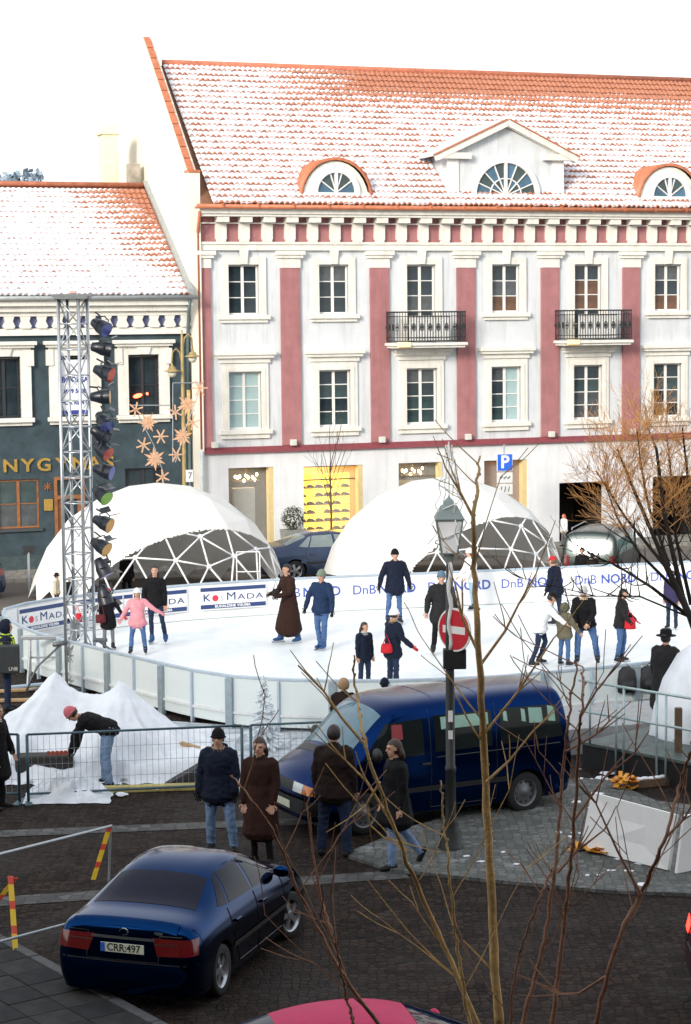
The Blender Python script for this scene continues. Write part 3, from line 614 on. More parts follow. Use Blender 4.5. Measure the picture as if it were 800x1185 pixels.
# snow remnants
SNOW = mat('old_snow', (.78,.81,.86), .7, var=.08, scale=4, bump=.3, bscale=25)
sn = MB(); sn.smooth = True; random.seed(11)
for px, py, r, nb in [(560,993,.2,3),(545,1000,.2,3),(470,1003,.12,2),(150,905,.35,9),(690,935,.3,9),(672,962,.22,6),(700,900,.4,9),(760,885,.4,9),(20,905,.4,9),(720,1010,.3,8)]:
    c0 = G(px, py, .05)
    for k in range(nb):
        c_ = c0+V((random.gauss(0,r), random.gauss(0,r*1.6), 0)); rr = random.uniform(.12,.6)**1.5*r*.8
        n = 9; ph = [random.uniform(.45,1.3) for _ in range(n)]
        P = [[(c_.x+rr*ph[i]*s_*cos(2*pi*i/n), c_.y+rr*ph[i]*s_*sin(2*pi*i/n), .052+h_*rr*ph[i]) for s_, h_ in ((1.0,-.2),(.8,.05),(.45,.10),(.02,.12))] for i in range(n)]; sn.grid(P, True)
stuff(sn.build('snow_remnants', SNOW))
SNG = cobble_mat('trodden_snow', (.40,.44,.48), (.60,.64,.68), 2.0, .8, .05, .3, .75)
struct(sheet('snowy_ground', [G(*p) for p in [(150,832),(300,842),(420,842),(600,838),(680,850),(640,885),(500,868),(390,880),(325,897),(290,915),(215,908),(140,880)]], .012, SNG, False))

# ================================================================== ice rink
def cr(pts, per, closed=True):
    n = len(pts); out = []
    for i in range(n):
        p0, p1, p2, p3 = pts[(i-1) % n], pts[i], pts[(i+1) % n], pts[(i+2) % n]
        for k in range(per):
            t = k/per; out.append(.5*((2*p1)+(p2-p0)*t+(2*p0-5*p1+4*p2-p3)*t*t+(3*p1-p0-3*p2+p3)*t**3))
    return out
RK = [V((x*1.015, y*1.015)) for x, y in [(-8.15,49.0),(-7.75,47.3),(-7.1,45.7),(-5.95,43.95),(-4.04,41.4),(-2.9,40.0),(-1.68,39.1),(.46,38.73),(2.6,39.0),(4.0,39.55),(6.12,40.6),(9,42.6),(12.5,46),(14.3,50),(14.3,54.5),(12.5,57.6),(7.78,56.6),(3.72,55.5),(-1.4,54.2),(-4.49,52.9),(-7.1,50.9)]]
path = cr(RK, 24)
cum = [0]
for i in range(len(path)): cum.append(cum[-1]+(path[(i+1) % len(path)]-path[i]).length)
PL = cum[-1]
import bisect
def at(s):
    s %= PL; i = min(bisect.bisect_right(cum, s)-1, len(path)-1); f_ = (s-cum[i])/max(1e-9, cum[i+1]-cum[i]); p = path[i].lerp(path[(i+1) % len(path)], f_)
    return V((p.x, p.y, 0))
ICE = mat('white_ice', (.82,.87,.89), .4, var=.07, scale=2.6, bump=.12, bscale=14)
ib = MB(); ib.add([V((p.x, p.y, .09)) for p in path], [tuple(range(len(path)))])
struct(ib.build('ice', ICE))
BR = thing('rink_barrier', 'white panelled barrier with steel posts and advertising around the ice rink', 'barrier')
PANELM = mat('white_panel', (.62,.68,.69), .5, var=.05, scale=1.2)
POSTM = mat('grey_blue_steel', (.28,.34,.38), .5, metal=.3, var=.2)
RAILM = mat('pale_blue_rail', (.42,.5,.58), .5, metal=.2, var=.1)
ADW_ = mat('white_banner', (.80,.80,.80), .45, var=.02)
NP = int(PL/1.05); st = PL/NP
pm_ = {}
for k in range(NP):
    a, b = at(k*st), at((k+1)*st); L = (b-a).length; ang_ = math.atan2(b.y-a.y, b.x-a.x)
    o = MB().box(.012, L-.012, -.02, .02, .10, 1.0).build('panel', PANELM, BR, a); o.rotation_euler = (0,0,ang_)
    MB().bbox(-.01, L+.01, -.035, .035, 1.0, 1.06, .012).build('top_rail', RAILM, o)
    if a.y > 46: MB().box(.0, L, .021, .027, .12, .995).build('banner', ADW_, o)
    MB().box(0, L, -.06, -.022, .30, .35).build('lower_rail', mat('pale_rail', (.62,.64,.64), .5), o)
    if o and k % 2: MB().bbox(-.075,.075,-.10,.012,.0,1.0,.008).build('post', POSTM, o)
    else: MB().bbox(-.025,.025,-.075,.012,.0,1.0,.006).build('post', RAILM, o)
# which side is inside: the polygon winding puts the ice on +normal ; choose per point
cen = V((2.5, 48.5, 0))
def back_s(px):                              # arc length of the far side seen at photo column px
    best = None
    for i in range(0, 2000):
        s = PL*i/2000; p = at(s)
        if p.y < 47.5: continue
        q = V((p.x, p.y, .6))-CAM; x = 400+FPX*q.dot(rt)/q.dot(fw)
        if best is None or abs(x-px) < best[0]: best = (abs(x-px), s)
    return best[1]
def inner(s, half, inset=.04):
    a, b = at(s-half), at(s+half); p = at(s); t = (b-a).normalized(); n = V((-t.y, t.x, 0))
    if n.dot(cen-p) < 0: n = -n
    if t.x < 0: t = -t
    mid = (a+b)/2; sag = (p-mid).dot(-n)
    return mid+n*(inset), math.atan2(t.y, t.x)
NAVY = mat('navy_print', (.025,.05,.16), .5); PRED = mat('red_print', (.65,.03,.06), .5); DNB = mat('blue_print', (.05,.09,.42), .5); SILV = mat('grey_print', (.3,.32,.36), .5)
ADW = mat('white_board', (.80,.80,.80), .45, var=.02)
for px in (46, 104, 178, 268):
    s = back_s(px); p, az = inner(s, .93, .07 if px > 120 else .10)
    ad = MB().box(-.93,.93,-.012,.012,.34,.97).build('advertising_board', ADW, BR, p); ad.rotation_euler = (0,0,az)
    MB().box(-.91,.91,-.017,-.013,.83,.93).build('printed_band', NAVY, ad); MB().box(-.91,.91,-.017,-.013,.37,.48).build('printed_band', NAVY, ad)
    text('lettering', 'K', .27, NAVY, ad, (-.74,-.016,.655), bold=.002, sx=1.25, depth=.002)
    MB().lathe([(.001,0),(.085,0),(.085,.004),(.001,.004)], (-.50,-.013,.645), (0,-1,0), 20).build('red_dot', PRED, ad)
    text('lettering', 'S', .19, SILV, ad, (-.32,-.016,.63), sx=1.1, depth=.002)
    text('lettering', 'M', .30, NAVY, ad, (-.06,-.016,.665), bold=.0, sx=1.25, depth=.002)
    text('lettering', 'ADA', .21, NAVY, ad, (.48,-.016,.64), sx=1.55, depth=.002, spacing=1.15)
    text('lettering', 'BUHALDINE VISUMA', .10, ADW, ad, (-.02,-.019,.425), bold=.003, sx=1.0, depth=.002, spacing=1.1)
tn = text_mesh('DnB', .36, .002, 0.0, 1.02); tn.materials.clear(); tn.materials.append(DNB)
tb = text_mesh('NORD', .36, .002, .007, 1.0); tb.materials.clear(); tb.materials.append(DNB)
for px in (334, 421, 508, 593, 678, 765):
    for me_, dx, nm in ((tn, 0, 'lettering'), (tb, 38, 'lettering')):
        s = back_s(px+dx); p, az = inner(s, .5, .03); o = link(nm, me_, BR, p+V((0,0,.64)), az)

# ================================================================== dome tents
COVER = mat('white_tent_fabric', (.80,.80,.78), .7, var=.03, scale=2, bump=.15, bscale=3, transl=.16); LINER = mat('grey_inner_fabric', (.42,.41,.39), .85, var=.12, scale=.7)
STRUT = mat('white_tube', (.78,.79,.80), .4, var=.03)
def dome(name, label, c, R, zc, az0, width, topf, rot):
    t = thing(name, label, 'tent', (c[0], c[1], 0), 0, 'white dome tents behind the rink')
    bm = bmesh.new(); bmesh.ops.create_icosphere(bm, subdivisions=3, radius=R); bmesh.ops.rotate(bm, verts=bm.verts, cent=(0,0,0), matrix=Matrix.Rotation(rot, 3, 'Z'))
    for v in bm.verts: v.co.z += zc
    low_ = [f for f in bm.faces if f.calc_center_median().z < 0.02]
    bmesh.ops.delete(bm, geom=low_, context='FACES')
    for v in bm.verts:
        if v.co.z < .45 : v.co.z = max(0.0, v.co.z) if v.co.z > .2 else 0.0
    def opn(f):
        q = f.calc_center_median(); a = math.atan2(q.x, -q.y)-az0
        if abs(a) > width: return False
        return q.z < topf*(R+zc)*math.sqrt(max(0, 1-(a/width)**2))
    of = {f for f in bm.faces if opn(f)}
    me_edges = [(e.verts[0].co.copy(), e.verts[1].co.copy()) for e in bm.edges if any(f in of for f in e.link_faces)]
    me = bpy.data.meshes.new('cover'); bm.to_mesh(me); bm.free()
    me = evaluated(me, [('SUBSURF', dict(levels=4, render_levels=4, subdivision_type='SIMPLE'))])
    bm = bmesh.new(); bm.from_mesh(me); bmesh.ops.delete(bm, geom=[f for f in bm.faces if opn(f)], context='FACES')
    for f in bm.faces: f.smooth = False
    bm.to_mesh(me); bm.free(); me.materials.clear(); me.materials.append(COVER); me.materials.append(LINER)
    link('cover', me, t)
    nodes = set()
    for a, b in me_edges:
        mb = MB(); mb.smooth = True; k_ = .985; mb.tube([a*k_, b*k_], .028, 6); mb.build('strut', STRUT, t); nodes.add(tuple(round(x,3) for x in a)); nodes.add(tuple(round(x,3) for x in b))
    for p in nodes:
        mb = MB(); q = V(p)*.985; d_ = V((p[0],p[1],p[2]-zc)).normalized(); mb.lathe([(.001,-.03),(.07,-.03),(.07,.03),(.001,.03)], q, d_, 10); mb.build('node_plate', STRUT, t)
    return t
dome('dome_tent', 'white geodesic dome tent on the left, beside the lighting tower', (-5.45,60.0), 3.8, -.55, rad(36), rad(66), .64, .2)
dome('dome_tent', 'white geodesic dome tent on the right, behind the street lantern', (3.0,62.7), 3.85, -.72, rad(42), rad(64), .66, .55)
# a lit lamp inside the right dome
lp = MB(); lp.smooth = True; lp.ell((0,0,0), .07,.07,.07); lp.build('bulb', mat('warm_bulb', (1,.8,.5), .4, emit=(1,.66,.28), estr=6.0))
o = bpy.data.objects['bulb']; o.name = 'lamp_bulb'; o.location = D(497, 632, 60.2); tag(o, 'small warm lamp glowing at the edge of the right dome opening', 'lamp')
# white covered dome at the right edge, in front of the rink
m3 = thing('tarpaulin_tent', 'white plastic covered tent cut off by the right picture edge', 'tent', G(838, 880))
tb_ = MB(); tb_.smooth = True; n = 40; random.seed(5)
P = [[((1.15 if True else 0)*r*cos(2*pi*i/n)*(1+.03*sin(i*2.3)+.02*sin(i*5.1)), r*sin(2*pi*i/n)*(1+.03*sin(i*1.7)), z) for r, z in ((1.15,0),(1.12,.5),(1.05,1.0),(.92,1.5),(.7,1.95),(.4,2.2),(.01,2.28))] for i in range(n)]
tb_.grid(P, True); tb_.build('cover', mat('white_plastic_sheet', (.66,.70,.76), .35, var=.10, scale=3, bump=.6, bscale=5), m3)
part(lambda m: [m.tube([(1.3*cos(a), 1.16*sin(a), .02), (1.32*cos(a+.3), 1.18*sin(a+.3), .02)], .05, 6) for a in [k*.31 for k in range(20)]], 'ground_tube', PANELM, m3)

# ================================================================== lighting tower
TB = G(94, 796)
TW = thing('truss_tower', 'tall aluminium lattice tower carrying stage lights beside the rink', 'tower', TB)
TR, TH, TT = .33, 8.42, rad(28)
cor = [V((TR*cos(TT+k*pi/2), TR*sin(TT+k*pi/2), 0)) for k in range(4)]
ALU = mat('aluminium_tube', (.50,.53,.56), .35, metal=.75, var=.08, scale=6)
for c in cor:
    mb = MB(); mb.smooth = True; mb.tube([c+V((0,0,.05)), c+V((0,0,TH))], .036, 8); mb.build('chord', ALU, TW)
z = .2; k = 0
while z < TH-.3:
    for i in range(4):
        a, b = cor[i], cor[(i+1) % 4]
        mb = MB(); mb.smooth = True; mb.tube([a+V((0,0,z)), b+V((0,0,z))], .016, 6); mb.build('rung', ALU, TW)
        mb = MB(); mb.smooth = True; p, q = (a, b) if (k+i) % 2 else (b, a); mb.tube([p+V((0,0,z)), q+V((0,0,z+.55))], .016, 6); mb.build('brace', ALU, TW)
    z += .55; k += 1
part(lambda m: (m.bbox(-.36,.36,-.36,.36,TH,TH+.06,.01), m.bbox(-.45,.45,-.05,.05,TH+.06,TH+.12,.01)), 'top_plate', mat('dull_steel', (.16,.17,.18), .5, metal=.5), TW)
part(lambda m: m.bbox(-.4,.4,-.4,.4,.0,.05,.01), 'base_plate', MATS['dull_steel'], TW)
part(lambda m: m.bbox(-.07,.09,-.05,.05,TH+.12,TH+.19,.02), 'beacon', mat('pink_plastic', (.7,.4,.36), .4), TW)
for i in range(4):
    a = TT+i*pi/2; d_ = V((cos(a), sin(a), 0)); mb = MB(); mb.smooth = True
    mb.tube([d_*.36+V((0,0,1.05)), d_*1.0+V((0,0,.55)), d_*1.25+V((0,0,.05))], .026, 6); mb.tube([d_*.36+V((0,0,.15)), d_*1.25+V((0,0,.05))], .022, 6); mb.tube([d_*.30+V((0,0,1.02)), d_*.62+V((0,0,1.0))], .05, 6); mb.build('outrigger', MATS['dull_steel'], TW)
CANM = mat('black_lamp_can', (.012,.016,.026), .35, var=.3); GELS = [mat('gel_%d' % i, c, .3) for i, c in enumerate([(.25,.5,.05),(.6,.08,.03),(.6,.3,.05),(.08,.1,.35)])]
can = MB(); can.smooth = True; can.lathe([(.02,-.26),(.09,-.24),(.12,-.12),(.155,-.02),(.165,.16),(.172,.17),(.155,.17),(.13,.10),(.001,.10)], (0,0,0), (1,0,0), 16); CAN = can.mesh('can', CANM)
yk = MB(); yk.tube([(0,.18,0),(.0,.185,.13),(-.08,.12,.2),(-.08,-.12,.2),(0,-.185,.13),(0,-.18,0)], .014, 6); yk.tube([(-.08,0,.2),(-.26,0,.22)], .02, 6); YK = yk.mesh('yoke', IRON)
gel_me = [MB().lathe([(.001,.0),(.16,.0),(.165,.01),(.001,.012)], (.165,0,0), (1,0,0), 14).mesh('colour_filter', g) for g in GELS]
flap = MB().box(.17,.30,-.13,.13,-.005,.005).mesh('barn_door', CANM)
ys = [378, 403, 431, 459, 488, 503, 521, 545, 572, 605, 632, 658, 690]
for i, py in enumerate(ys):
    p = D(119+(i*37 % 5)-2, py, TB.y-.15)
    order = ['topmost', 'second from the top', 'third from the top', 'fourth from the top', 'fifth from the top', 'sixth from the top', 'seventh from the top', 'eighth from the top', 'ninth from the top', 'tenth from the top', 'third from the bottom', 'second from the bottom', 'lowest'][i]
    t_ = thing('stage_light', 'black stage light can on the lattice tower, '+order, 'stage light', p, 0, 'stage lights on the tower')
    t_.rotation_euler = (random.uniform(-.2,.2), rad([25,10,20,0,40,35,30,15,30,20,25,60,75][i]), rad([-35,10,-20,0,-50,20,-30,-15,-40,-25,-30,-20,-10][i]))
    link('can', CAN, t_); link('yoke', YK, t_); link('colour_filter', gel_me[[3,0,1,2,3,3,1,3,0,2,2,3,3][i]], t_)
    f1 = link('barn_door', flap, t_, (0,0,.165)); f1.rotation_euler = (0,-.5,0); f2 = link('barn_door', flap, t_, (0,0,-.165)); f2.rotation_euler = (0,.5,0)

# ================================================================== steel trestle and planks outside the left bend
t_ = thing('steel_trestle', 'grey steel trestle standing against the barrier at the left bend', 'trestle', G(52, 792))
for x in (-.35, .3):
    part(lambda m: (m.tube([(x,-.25,0),(x+.05,0,1.0)], .025, 6), m.tube([(x,.25,0),(x+.05,0,1.0)], .025, 6), m.tube([(x,-.2,.2),(x,.2,.2)], .02, 6)), 'leg', STEEL, t_)
part(lambda m: m.bbox(-.5,.5,-.06,.06,1.0,1.08,.01), 'beam', STEEL, t_); part(lambda m: m.tube([(-.35,0,.6),(.32,0,.6)], .02, 6), 'crossbar', STEEL, t_)
WOOD = mat('raw_timber', (.42,.27,.14), .75, var=.25, scale=5); DWOOD = mat('weathered_timber', (.12,.075,.045), .8, var=.3, scale=5)
for i, (px, py, L, az) in enumerate([(30,800,1.6,.3),(45,794,1.4,.5),(22,812,1.2,.1)]):
    o = MB().bbox(-L/2,L/2,-.08,.08,0,.05,.006).build('timber_plank', [WOOD, mat('blue_grey_board', (.35,.45,.55), .6), WOOD][i], None, G(px,py)+V((0,0,.01+.052*i*0))); o.rotation_euler = (0,0,az)
    tag(o, ['pale timber plank lying by the left bend, the longest', 'blue grey board lying beside the trestle', 'short pale timber plank nearest the left picture edge'][i], 'plank')

# ================================================================== white sheeting over a heap
SHEET = mat('white_plastic_sheet', (.62,.68,.75), .3, var=.16, scale=2.2, bump=.5, bscale=5, transl=.2)
from mathutils import noise as mn
def ridged(p, s): return 1-abs(mn.noise(V((p[0]*s, p[1]*s, p[2]*s if len(p) > 2 else 0))))*2
def sheet_heap():
    c = G(118, 905); n, m = 150, 110; W_, H_ = 4.3, 3.6; P = []
    pk = [D(68,774,37.2), D(137,784,36.8)]
    for i in range(n+1):
        r = []
        for j in range(m+1):
            x = c.x-W_/2+W_*i/n; y = c.y-.25+H_*j/m; h = 0
            a0, a1 = V((pk[0].x,pk[0].y)), V((pk[1].x,pk[1].y)); ab = a1-a0; p_ = V((x,y)); tt = max(0, min(1, (p_-a0).dot(ab)/ab.length_squared)); q = a0+ab*tt
            d_ = (p_-q).length; rz_h = pk[0].z*(1-tt)+pk[1].z*tt-.34*(4*tt*(1-tt))**.8
            an_ = math.atan2(y-q.y, x-q.x); fold = .22*abs(mn.noise(V((an_*2.2, tt*3, .3))))+.10*mn.noise(V((an_*5, x, 1.1)))
            h = rz_h-d_*.98*(1+fold*min(1,d_*1.5))+.10*d_*d_-.05*max(0,1-d_*8)
            base = .30+.25*mn.noise(V((x*.9,y*.9,3)))
            ed = min(1, min(i, n-i)/12, min(j, m-j)/10)
            w_ = .05*ridged((x,y),1.3)+.022*ridged((x*1.6+5,y*.7),3.4)+.008*ridged((x,y+7),9)
            h = max(h, base*ed)+(w_-.05)*min(1,ed)
            r.append((x+.10*mn.noise(V((y*2,x,1))), y+.14*mn.noise(V((x*2.2,y,5)))+(.15*mn.noise(V((x*5,0,9))) if j < 3 else 0), max(.015, h*min(1,ed*1.4))))
        P.append(r)
    mb = MB(); mb.smooth = True; mb.grid(P); return mb
o = sheet_heap().build('plastic_sheeting', SHEET); tag(o, 'white plastic sheeting draped in two peaks over a heap behind the wire fence', 'sheeting')
P = []
for i in range(41):
    r = []
    for j in range(31):
        x, y = -.75+1.5*i/40, -.42+.84*j/30; e_ = max(0, 1-(x/.75)**2)*max(0, 1-(y/.42)**2)
        h = e_*(.30+.22*mn.noise(V((x*3,y*3,2)))+.10*ridged((x,y),5)+.05*ridged((x+3,y),11)); r.append((x+.05*mn.noise(V((y*6,x*6,0))), y+.05*mn.noise(V((x*6,y*6,4))), max(.012, h)))
    P.append(r)
mb = MB(); mb.grid(P); o = mb.build('crumpled_sheet', SHEET, None, G(78,924)); tag(o, 'bunched white plastic sheet on the ground by the wire fence foot', 'sheeting')
o = MB().bbox(-.5,.5,-.2,.2,0,.45,.04).build('dark_crate', DARKIN, None, G(52,902)); tag(o, 'dark crate half hidden under the white sheeting', 'crate'); o.rotation_euler = (0,0,.1)
o = MB().bbox(-1.45,1.45,-.09,.09,0,.10,.01).build('timber_beam', mat('yellow_grey_timber', (.4,.34,.12), .7, var=.3), None, G(150,916)); o.rotation_euler = (0,0,.10); tag(o, 'long yellowish beam lying along the foot of the sheeting', 'beam')
o = MB().bbox(-.5,.5,-.05,.05,0,.09,.01).build('timber_offcut', WOOD, None, D(236,858,36.0)); o.rotation_euler = (0,rad(10),-.5); o.location.z = .35; tag(o, 'short pale timber offcut resting on the snow left of the van', 'plank')
o = MB().prism([(-.55,0),(.55,0),(.6,.5),(.45,.52)], -.3, .3).build('rubble_heap', mat('dark_rubble', (.04,.04,.045), .9, var=.5, bump=.5), None, G(226,906)); tag(o, 'dark wedge of rubble left of the van', 'rubble')

# ================================================================== wire fence panels
FENCE = mat('blue_green_steel', (.05,.10,.13), .45, metal=.4, var=.2)
def fence_panel(p, q, label, plate=False):
    L = (q-p).length; t = thing('fence_panel', label, 'fence', p, math.atan2(q.y-p.y, q.x-p.x), 'low wire fence panels'); h = 1.16
    for x in (.03, L-.03): part(lambda m: (setattr(m,'smooth',True), m.tube([(x,0,.0),(x,0,h)], .026, 8)), 'post', FENCE, t); part(lambda m: m.bbox(x-.06,x+.06,-.25,.25,0,.035,.01), 'foot', FENCE, t)
    part(lambda m: (setattr(m,'smooth',True), m.tube([(.03,0,h),(L-.03,0,h)], .02, 8)), 'top_rail', FENCE, t); part(lambda m: m.tube([(.03,0,.16),(L-.03,0,.16)], .02, 8), 'bottom_rail', FENCE, t)
    mb = MB(); x = .1
    while x < L-.05: mb.box(x-.003,x+.003,-.003,.003,.16,h); x += .1
    for z in (.4,.65,.9): mb.box(.03,L-.03,-.003,.003,z-.003,z+.003)
    stuff(mb.build('wire_mesh', STEEL, t))
    if plate:
        for k in range(5): MB().box(.35+k*.07,.405+k*.07,-.03,-.012,.80,.87).build('plate', mat('orange_plate', (.42,.07,.04), .5), t)
f0, f1 = G(31, 930), G(283, 918)
fence_panel(f0, f1, 'low wire fence panel in front of the white sheeting', True)
fence_panel(f1+V((.09,.02,0)), f1+V((3.4,.55,0)), 'low wire fence panel behind the blue van')
fence_panel(f0+V((-3.4,.6,0)), f0+V((-.09,.02,0)), 'low wire fence panel cut by the left picture edge')
# small frosted tree behind the van
t_ = thing('frosted_fir', 'small frosted white fir beyond the fence left of the van', 'tree', G(306, 868)); rs = random.Random(4)
part(lambda m: m.tube([(0,0,0),(0,0,1.4)], [.03,.006], 6), 'trunk', DWOOD, t_)
mb = MB()
for k in range(230):
    z = rs.uniform(.1,1.38); r = (1.45-z)*.32*rs.uniform(.5,1); a = rs.uniform(0,2*pi); mb.obox((r*.55*cos(a), r*.55*sin(a), z), V((cos(a),sin(a),-.25))*r*.55, V((-sin(a),cos(a),0))*.018, (0,0,.012))
mb.build('crown', mat('frosted_needles', (.62,.68,.72), .8, var=.15), t_)

# ================================================================== black platform with railing on the right
dk0, dk1 = G(672, 889), G(775, 910); t = (dk1-dk0).normalized(); dk2 = dk0+t*4.2; back = V((-t.y, t.x, 0))
if back.y < 0: back = -back
DK = thing('platform', 'black skirted platform with dark deck beside the rink entrance', 'platform', dk0, math.atan2(t.y, t.x))
part(lambda m: m.box(.02,4.2,.03,3.0,0,.42), 'skirt', mat('black_skirt', (.008,.008,.01), .8, bump=.4, bscale=8), DK)
for k in range(8): part(lambda m: m.bbox(k*.525+.003,(k+1)*.525-.003,0,3.03,.425,.48,.006), 'deck_panel', mat('dark_green_deck', (.07,.095,.09), .55, var=.4, scale=3), DK)
part(lambda m: [m.ell((random.uniform(.1,4), random.uniform(2.5,2.95), .48), random.uniform(.1,.3), random.uniform(.06,.16), .03, 8, 5) for k in range(14)], 'snow_edge', SNOW, DK)
RL = thing('platform_railing', 'pale steel two rail railing along the black platform', 'railing', dk0+V((0,0,.0)), math.atan2(t.y, t.x))
RP = mat('pale_green_steel', (.36,.46,.47), .45, metal=.4, var=.15)
xs_ = [.25, .85, 1.02, 1.75, 1.95, 2.8, 3.6]
for x in xs_: part(lambda m: (setattr(m,'smooth',True), m.tube([(x,-.035,.05 if x > .5 else .48),(x,-.035,1.58)], .022, 8)), 'post', RP, RL)
for z in (1.58, 1.04): part(lambda m: (setattr(m,'smooth',True), m.tube([(.0,-.035,z),(4.2,-.035,z)], .024, 8)), 'rail', RP, RL)
def backpack(p, label, w_, h_, az):
    t_ = thing('backpack', label, 'bag', p, az); BK = mat('black_nylon', (.012,.013,.016), .7, var=.3, bump=.2)
    mb = MB(); mb.smooth = True; mb.tube([(0,0,0),(0,0,.03),(0,.0,h_*.5),(0,.0,h_*.85),(0,.02,h_)], [(w_*.42,.10),(w_*.5,.14),(w_*.5,.15),(w_*.42,.12),(w_*.2,.05)], 12, ref=(1,0,0)); mb.build('body', BK, t_)
    mb = MB(); mb.smooth = True; mb.tube([(0,-.13,h_*.12),(0,-.14,h_*.3),(0,-.13,h_*.5)], [(w_*.3,.05),(w_*.36,.07),(w_*.3,.04)], 10, ref=(1,0,0)); mb.build('front_pocket', BK, t_)
    mb = MB(); mb.tube([(-.05,.02,h_),(0,.02,h_+.06),(.05,.02,h_)], .01, 5); mb.build('handle', BK, t_)
    for s_ in (-1,1): mb = MB(); mb.tube([(s_*w_*.25,.12,h_*.9),(s_*w_*.3,.24,h_*.6),(s_*w_*.35,.14,h_*.1)], .018, 5); mb.build('strap', BK, t_)
backpack(D(725,832,40.8), 'rounded black backpack leaning on the barrier panel', .42, .52, .1); bpk = D(752,830,41.0); backpack(bpk, 'wider square black bag beside the rounded backpack', .52, .5, .2)
for o in list(COL.objects):
    if o.name.startswith('backpack'): o.location.z = .48
o = MB().bbox(-2.6,2.6,-1.0,1.0,0,.48,.01).build('rink_step', mat('grey_step_board', (.30,.31,.32), .8, var=.2), None, G(735,868)+V((.3,1.2,0))); o.rotation_euler = (0,0,.35); tag(o, 'grey boarded step between the barrier and the black platform', 'step')
# timber post and beams, orange mesh scraps, leaning white panel
o = MB().bbox(-.06,.06,-.06,.06,0,1.25,.008).build('timber_post', DWOOD, None, G(785,902)); tag(o, 'upright brown timber post in front of the black platform', 'post')
b0, b1 = G(735,912), G(830,902); o = MB().bbox(0,(b1-b0).length,-.08,.08,0,.14,.01).build('timber_beam', DWOOD, None, b0); o.rotation_euler = (0,0,math.atan2(b1.y-b0.y,b1.x-b0.x)); tag(o, 'dark timber beam with snow on top at the foot of the platform', 'beam'); 
mb = MB(); mb.smooth = True
for k in range(12): mb.ell((.08+k*.12, .02*sin(k*2), .145), .09, .06, .03, 8, 5)
mb.build('snow_cap', SNOW, o)
def scraps(name, label, p, L, m_, n_, hz, az=0):
    mb = MB(); rs = random.Random(len(label))
    for k in range(n_):
        x = rs.uniform(-L,L); y = rs.uniform(-.12,.12); a = rs.uniform(0,pi); w1, w2 = rs.uniform(.05,.14), rs.uniform(.03,.07); tl = rs.uniform(-.6,.6)
        mb.obox((x,y,.03+rs.uniform(0,hz)), V((cos(a)*cos(tl),sin(a)*cos(tl),sin(tl)))*w1, V((-sin(a),cos(a),0))*w2, V((0,0,.006)))
    o = mb.build(name, m_, None, p); o.rotation_euler = (0,0,az); tag(o, label, 'tape')
ORG = mat('orange_plastic', (.75,.17,.02), .5, var=.3, scale=9, var2=(.8,.42,.03)); 
scraps('plastic_scraps', 'crumpled orange plastic mesh on the snow before the platform', G(727,914), .2, ORG, 26, .2)
scraps('plastic_scraps', 'red and yellow plastic tape lying along the lower edge of the leaning white panel', G(700,990)+V((0,-.1,.05)), .55, ORG, 30, .05, -.35)
PW = mat('white_polystyrene', (.88,.88,.87), .7, var=.03, scale=6)
def lean(pts, th, label):
    mb = MB(); a, b, c, d = pts; n = (b-a).cross(d-a).normalized()*th; mb.add([a,b,c,d,a+n,b+n,c+n,d+n], [(0,1,2,3),(7,6,5,4),(0,4,5,1),(1,5,6,2),(2,6,7,3),(3,7,4,0)]); o = mb.build('white_panel', PW); tag(o, label, 'panel')
lean([G(675,982,.06), G(776,1007,.06), D(786,943,28.9), D(688,917,30.35)], .06, 'large white panel leaning at the right behind the saplings')
lean([G(781,1010,.06), G(815,1003,.06), D(828,940,29.2), D(790,943,28.95)], .05, 'narrow white panel edge right of the large leaning panel')

# ================================================================== tape barrier, near left
t_ = thing('tape_barrier', 'low tube barrier with red and yellow tape at the left', 'barrier')
pA, pB = D(129,956,28.6), D(-30,996,26.0)
gA = G(112,1020); gB = G(22,1105)
part(lambda m: m.tube([pA, pB], .02, 8), 'rail', STEEL, t_)
part(lambda m: m.tube([D(75,1070,26.2), D(-30,1098,24.6)], .02, 8), 'rail', STEEL, t_)
TAPE = mat('yellow_tape', (.75,.5,.03), .45, var=.1); TAPR = mat('red_tape', (.6,.06,.03), .45)
def tape_post(p, q, n_):
    for k in range(n_):
        a, b = p.lerp(q, k/n_), p.lerp(q, (k+1)/n_); mb = MB(); d_ = (b-a)/2; mb.obox((a+b)/2, d_, V((.035,0,0)), V((0,.006,0))); mb.build('tape_strip', TAPE if k % 3 else TAPR, t_)
tape_post(D(127,956,28.6), D(108,1018,28.45), 9); tape_post(D(12,1014,25.9), D(18,1100,25.5), 9); tape_post(D(18,1016,25.9), D(-2,1042,25.9), 4)
part(lambda m: m.tube([D(128,955,28.62), D(126,1022,28.62)], .018, 6), 'post', STEEL, t_); part(lambda m: m.tube([D(14,1015,25.95), D(16,1118,25.95)], .018, 6), 'post', STEEL, t_)
